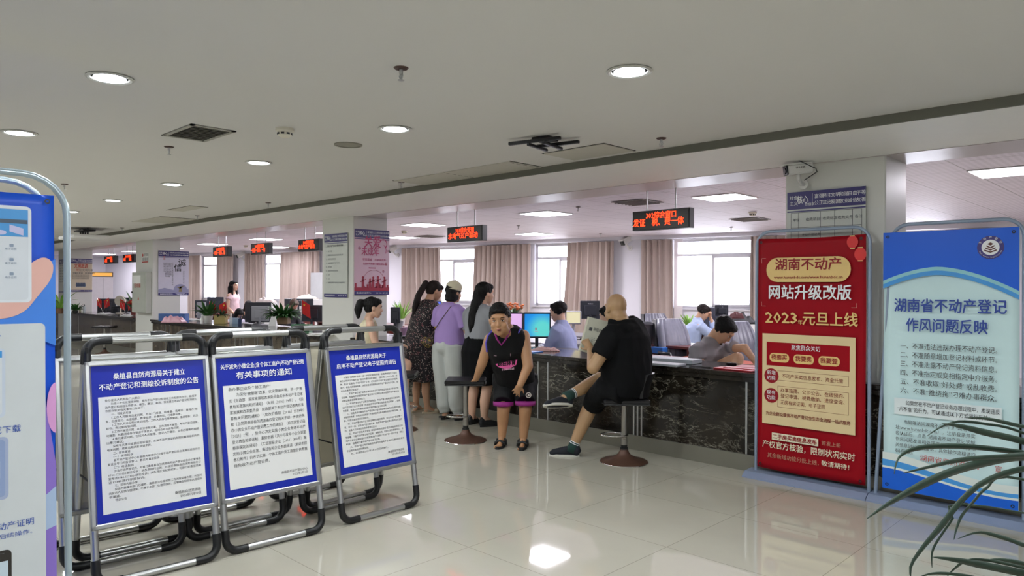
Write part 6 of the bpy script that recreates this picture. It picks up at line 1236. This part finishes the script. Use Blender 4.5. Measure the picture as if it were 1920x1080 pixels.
# orange flowers
p = pt(962, 600, y=7.6); t = thing('flower_arrangement', 'orange flowers with green leaves behind the pink screen', 'flowers', (p.x, p.y, .75)); rnd = random.Random(4)
b = MB(); b.lathe([(0, 0), (.06, 0), (.09, .2), (.1, .33), (0, .33)], n=18); sharp(b.build('vase', M_POTW, t)); b = MB(); [leaf(b, (0, 0, .32), (cos(k*.8), sin(k*.8), 1.2), .22, .02, .5) for k in range(16)]; b.build('leaves', M_LEAF, t)['kind'] = 'stuff'
for k in range(11): a = k*.9; r = .05+.09*rnd.random(); b = MB(); [b.ell((r*cos(a)+.012*cos(j*1.3), r*sin(a)+.012*sin(j*1.3), .42+.1*rnd.random()+.006*j), (.02, .02, .012), None, 8, 5) for j in range(5)]; b.build('flower', mat('orange_petal', 'd2743a', .6, var=.2, vs=30), t)
desk(-8.2, -6.2, 7.4, 8.2, .75, 'desk with the flower vase behind the pink screen', mat('grey_laminate', '77767c'))
simple('folded_card', 'white folded card standing beside the orange flowers', 'card', pt(979, 585, y=7.75)+V((0, 0, 0)), lambda b: (b.quad((-.07, 0, -.35), (.06, 0, -.35), (.04, .03, .0)), b.quad((-.07, .1, -.35), (.06, .1, -.35), (.04, .04, .0), ), b.quad((-.07, 0, -.35), (.04, .03, 0), (.04, .04, 0), (-.07, .1, -.35))), M_PAPER, YAW)
# flags
M_FLAG = mat('red_flag_cloth', 'c81f1c', .7); M_STAR = mat('yellow_star', 'e8c23a', .6)
def star(b, x, y, r, z):
    b.quad(*[(x+(r if k % 2 == 0 else r*.4)*sin(k*pi/5), y+(r if k % 2 == 0 else r*.4)*cos(k*pi/5), z) for k in range(10)])
def flagpair(px, py, z, label, s=1., single=False):
    p = pt(px, py, z=z); t = thing('flag_stand', label, 'flag stand', p, YAW); b = MB(); b.lathe([(0, 0), (.04*s, 0), (.03*s, .015), (0, .02)], n=16); b.build('base', M_CHROME, t)
    for q in ((-1, 1) if not single else (.15,)):
        b = MB(); b.cyl((0, 0, .01), (q*.16*s, 0, .42*s), .004*s, n=8); b.build('flagpole', M_CHROME, t); b = MB(); n = 6; sg = 1 if q > 0 else -1
        P = [V((q*.16*s*(1-.0)-sg*.0+(-sg if not single else sg)*.13*s*u, .012*sin(u*5), (.42-.08*u)*s)) for u in (0, .33, .66, 1)]; G = [[p_ + V((0, 0, 0)) for p_ in P], [p_ + V((.01*sg, .02, -.22*s)) for p_ in P]]
        b.add(G[0]+G[1], [(k, k+1, k+5, k+4) for k in range(3)]); o = b.build('flag', M_FLAG, t); md = o.modifiers.new('t', 'SOLIDIFY'); md.thickness = .002
        b = MB(frame_m(P[0]+V(((-sg if not single else sg)*.04*s, -.008, -.08*s)), (1, 0, 0), (0, 0, 1))); star(b, 0, 0, .022*s, .0); b.build('star', M_STAR, o)
flagpair(193, 587, .8125, 'left pair of small red flags with yellow stars on the far left counter', .95); flagpair(237, 592, .8125, 'right pair of small red flags with yellow stars on the far left counter', .95); flagpair(408, 606, .8125, 'pair of small red flags behind the gift bag', 1.0); flagpair(563, 612, .8125, 'single red flag hanging beside the big planter', 1.1, True)
# bottles, cups and more on the left counters
def bottle(px, py, z, h, r, m, label, capm=None):
    p = pt(px, py, z=z); t = thing('bottle', label, 'bottle', p); b = MB(); b.lathe([(0, 0), (r, 0), (r, h*.62), (r*.4, h*.75), (r*.36, h*.86), (0, h*.86)], n=16); sharp(b.build('body', m, t)); b = MB(); b.cyl((0, 0, h*.86), (0, 0, h), r*.42, n=12); b.build('cap', capm or M_WHITEP, t)
M_CLR = mat('clear_plastic', 'b9c4c8', .15, alpha=.6); bottle(433, 608, .8125, .2, .028, M_CLR, 'clear pump bottle of hand gel right of the gift bag'); bottle(379, 607, .8125, .16, .035, M_PAPER, 'white paper cup like bottle left of the potted plant'); bottle(158, 585, .8125, .2, .032, M_CLR, 'clear water bottle in front of the farthest pillar', M_BLACKP); bottle(150, 585, .8125, .15, .03, mat('beige_jar', 'a39a88', .5), 'beige jar beside the clear water bottle'); bottle(428, 577, .752, .38, .1, mat('blue_water_bottle', '7fb0dc', .15, alpha=.75), 'big blue water cooler bottle below the standing woman in pink')
simple('box', 'blue and green printed box at the left end of the left counter', 'box', rest(326, 602), lambda b: b.bb(-.26, .26, -.1, .1, 0, .15, bev=.004), mat('blue_green_carton', '33568f', .5, var=.4, vs=5), YAW); tag(crumple('plastic_bag', 0, rest(336, 604)+V((.05, -.12, 0)), .42, .2, .16, mat('pink_plastic', 'cf9fae', .35), 9, YAW), 'pink plastic bag in front of the blue and green box', 'bag')
simple('box', 'pale blue box beside the hand gel bottle', 'box', rest(442, 607), lambda b: b.bb(-.06, .06, -.04, .04, 0, .11), mat('pale_blue_carton', '8fa6bd', .5), YAW); simple('pen_holder', 'dark pen holder with blue pens on the left counter', 'pen holder', rest(450, 608), lambda b: (b.cyl((0, 0, 0), (0, 0, .1), .03), [b.cyl((.015*cos(k), .015*sin(k), .1), (.03*cos(k), .03*sin(k), .17), .004, n=6) for k in range(5)]), mat('navy_plastic', '1d2f55', .4), 0)
simple('folded_card', 'white card with a red ribbon left of the big planter', 'card', rest(510, 611), lambda b: b.add([(-.07, 0, 0), (.07, 0, 0), (.05, .05, .16), (-.03, .05, .16), (-.07, .1, 0), (.07, .1, 0)], [(0, 1, 2, 3), (4, 3, 2, 5), (0, 3, 4), (1, 5, 2)]), M_PAPER, YAW); simple('basket', 'green plastic basket with papers beside the red flag', 'basket', rest(566, 620), lambda b: (b.bb(-.14, .14, -.1, .1, 0, .01), [b.bb(*q) for q in ((-.14, .14, -.1, -.09, 0, .1), (-.14, .14, .09, .1, 0, .1), (-.14, -.13, -.1, .1, 0, .1), (.13, .14, -.1, .1, 0, .1))]), mat('green_plastic', '3f7d55', .5), YAW)
simple('desk_fan', 'round white desk fan head between the two flag pairs', 'fan', rest(205, 588)+V((0, .25, 0)), lambda b: (b.cyl((0, -.03, .32), (0, .05, .32), .13, n=24), b.cyl((0, .02, 0), (0, .02, .22), .02), b.cyl((0, .0, 0), (0, 0, .02), .1)), mat('cream_plastic', 'b9b2a4', .5), YAW)
simple('tablet_stand', 'silver tilted tablet stand on the desk below the spider plant', 'tablet', rest(748, 628, .76)+V((0, 0, 0)), lambda b: (b.box((0, 0, .12), (.12, .012, .2), rx=-.35), b.box((0, .03, .006), (.16, .14, .012))), M_MONW, YAW-.4); simple('keyboard', 'black keyboard with cables on the counter beside the seated woman', 'keyboard', rest(747, 634)+V((0, .1, 0)), lambda b: (b.box((0, 0, .01), (.3, .12, .018), bev=.004), [b.box((-.13+.026*i, -.04+.026*j, .022), (.02, .02, .006)) for i in range(11) for j in range(4)]), M_BLACKP, YAW); simple('flower_pot', 'small mauve pot on the desk behind the dress', 'pot', rest(758, 630, .752), lambda b: b.lathe([(0, 0), (.05, 0), (.065, .13), (.055, .13), (0, .11)], n=18), mat('mauve_plastic', '8d6f86', .5))
simple('partition_panel', 'pale free standing partition panel just left of the middle pillar', 'partition', V((pt(597, 560, y=9.9).x, 9.9, 0)), lambda b: b.bb(-.35, .35, -.02, .02, 0, pt(597, 511, y=9.9).z), mat('pale_partition', 'b9bdbd', .6), 0)
tag(crumple('folded_towel', 0, pt(576, 561, z=1.2), .5, .3, .13, mat('cream_towel', 'c6c0b4', .8), 12, YAW), 'folded pale towel on the monitor row left of the middle pillar', 'towel'); simple('shelf_unit', 'low cabinet under the folded towel', 'cabinet', V((pt(576, 561, z=1.2).x, pt(576, 561, z=1.2).y, 0)), lambda b: b.bb(-.5, .5, -.25, .25, 0, 1.2), M_WHITEP, 0)
tag(crumple('plastic_bag', 0, pt(499, 567, z=1.15), .42, .25, .13, mat('white_red_bag', 'd0c4be', .5), 15, YAW), 'white bag with red print on the back row left of the leafy planter', 'bag'); simple('shelf_unit', 'low cabinet under the white bag', 'cabinet', V((pt(499, 567, z=1.15).x, pt(499, 567, z=1.15).y, 0)), lambda b: b.bb(-.22, .22, -.15, .15, 0, 1.15), M_WHITEP, 0)
# white cupboard and yellow sign box at the far left
p = pt(193, 560, x=-27.5); t = thing('cupboard', 'tall pale double door cupboard against the far left wall', 'cupboard', (-27.7, p.y, 0)); y0, y1 = pt(175, 560, x=-27.5).y-p.y, pt(212, 560, x=-27.5).y-p.y; zt = pt(193, 519, x=-27.5).z; b = MB(); b.bb(-.25, .2, y0-.3, y1, 0, zt); b.build('body', mat('pale_grey_steel', 'b4b0b4', .5), t)
for q0, q1 in ((y0-.28, -.01), (.01, y1-.02)): b = MB(); b.bb(.2, .215, q0, q1, .05, zt-.03); o = b.build('door', mat('pale_grey_steel', 'b4b0b4'), t); b = MB(); b.bb(.215, .24, (-.08 if q0 < -.1 else .04), (-.04 if q0 < -.1 else .08), zt*.45, zt*.55); b.build('handle', M_WHITEP, o)
p = pt(191, 513, x=-27.3); t = thing('light_box', 'small amber lit box on top of the pale cupboard', 'lamp', (-27.6, p.y, zt)); w_ = .42; b = MB(); b.bb(-.1, .1, -w_, w_, 0, .16, bev=.01); b.build('case', mat('brown_case', '4d3a28', .5), t); b = MB(); b.bb(.1, .105, -w_+.18, w_-.04, .02, .14); b.build('amber_glass', mat('amber_glass', 'd29a3c', .4, emit=.6), t)

# ================================================================ palm at the lower right corner
D0 = 1.55; pr = pt(2130, 1120, d=D0); t = thing('potted_palm', 'palm with long dark green blades reaching into the lower right corner', 'plant', (pr.x, pr.y, 0))
b = MB(); b.lathe([(0, 0), (.15, 0), (.19, .3), (.2, .3), (.2, .33), (.17, .33), (.16, .29), (0, .29)], n=28); sharp(b.build('pot', M_TERR, t)); b = MB(); [b.tube([(0, 0, .28), (.03*cos(k*2.1), .03*sin(k*2.1), .6), (.02*cos(k*2), .02*sin(k*2), 1.0+.1*k)], [.016, .013, .008], 8) for k in range(3)]; b.build('stem', M_LEAFD, t)
BL = [([(1625, 972), (1665, 946), (1715, 918), (1780, 888), (1850, 868), (1930, 856), (2060, 860)], 13.5), ([(1692, 887), (1740, 876), (1800, 863), (1870, 857), (1960, 856), (2070, 880)], 7), ([(1676, 889), (1683, 862), (1703, 846), (1740, 838), (1800, 837), (1870, 843), (1950, 856), (2060, 890)], 7.5), ([(1765, 794), (1800, 799), (1850, 812), (1900, 823), (1970, 845), (2060, 900)], 9), ([(1810, 783), (1850, 785), (1900, 796), (1960, 812), (2050, 860)], 5), ([(1738, 817), (1765, 800), (1800, 790), (1850, 795), (1900, 805), (1990, 840)], 3.5),
      ([(1707, 1084), (1709, 1058), (1735, 1022), (1765, 988), (1798, 945), (1840, 908), (1900, 884), (1980, 875), (2070, 900)], 10), ([(1788, 1012), (1793, 992), (1803, 968), (1822, 945), (1850, 915), (1900, 895)], 4.5), ([(1747, 1064), (1747, 1040), (1752, 1024), (1765, 1003), (1785, 975), (1810, 945)], 3.5), ([(1795, 1010), (1835, 998), (1880, 1008), (1930, 1026), (2000, 1050), (2080, 1090)], 6), ([(1748, 1044), (1790, 1050), (1840, 1060), (1900, 1072), (1980, 1090), (2080, 1120)], 12), ([(1718, 1084), (1745, 1076), (1780, 1076), (1830, 1084), (1900, 1110)], 5), ([(1776, 1080), (1790, 1066), (1812, 1052), (1840, 1050), (1900, 1060)], 5), ([(1830, 1054), (1870, 1050), (1920, 1058), (2000, 1080), (2080, 1110)], 8)]
M_BLADE = mat('dark_green_blade', '22382a', .5, var=.35, vs=9)
for k, (P, wd) in enumerate(BL):
    P = P+[(2130, P[-1][1]+35+(P[-1][0] < 2000)*20)]
    n = 22; Q = []; m_ = len(P)-1
    for i in range(n+1):
        u = i/n*m_; a = min(int(u), m_-1); f = u-a; p0, p1, p2, p3 = P[max(a-1, 0)], P[a], P[a+1], P[min(a+2, m_)]
        Q.append(tuple(.5*((2*p1[c])+(-p0[c]+p2[c])*f+(2*p0[c]-5*p1[c]+4*p2[c]-p3[c])*f*f+(-p0[c]+3*p1[c]-3*p2[c]+p3[c])*f**3) for c in (0, 1)))
    pts = [pt(x, y, d=D0-.25*(1-i/n)+.03*k*(1-i/n)) for i, (x, y) in enumerate(Q)]; b = MB(); V_ = []; F = []
    for i, p_ in enumerate(pts):
        d_ = (pts[min(i+1, n)]-pts[max(i-1, 0)]).normalized(); s_ = d_.cross(FW+UP*.35).normalized(); u = i/n; ww = .66*wd*D0/FPX*(min(1, u*3.2)**.8)*(1 if u < .75 else 1-.5*(u-.75)*4); nn = s_.cross(d_); V_ += [p_-s_*ww+nn*ww*.3, p_, p_+s_*ww+nn*ww*.3]
        if i: a = 3*(i-1); F += [(a, a+1, a+4, a+3), (a+1, a+2, a+5, a+4)]
    b.add(V_, F); o = b.build('blade', M_BLADE, t, world=True, smooth=True); md = o.modifiers.new('t', 'SOLIDIFY'); md.thickness = .0012
bpy.data.objects.remove(_to)
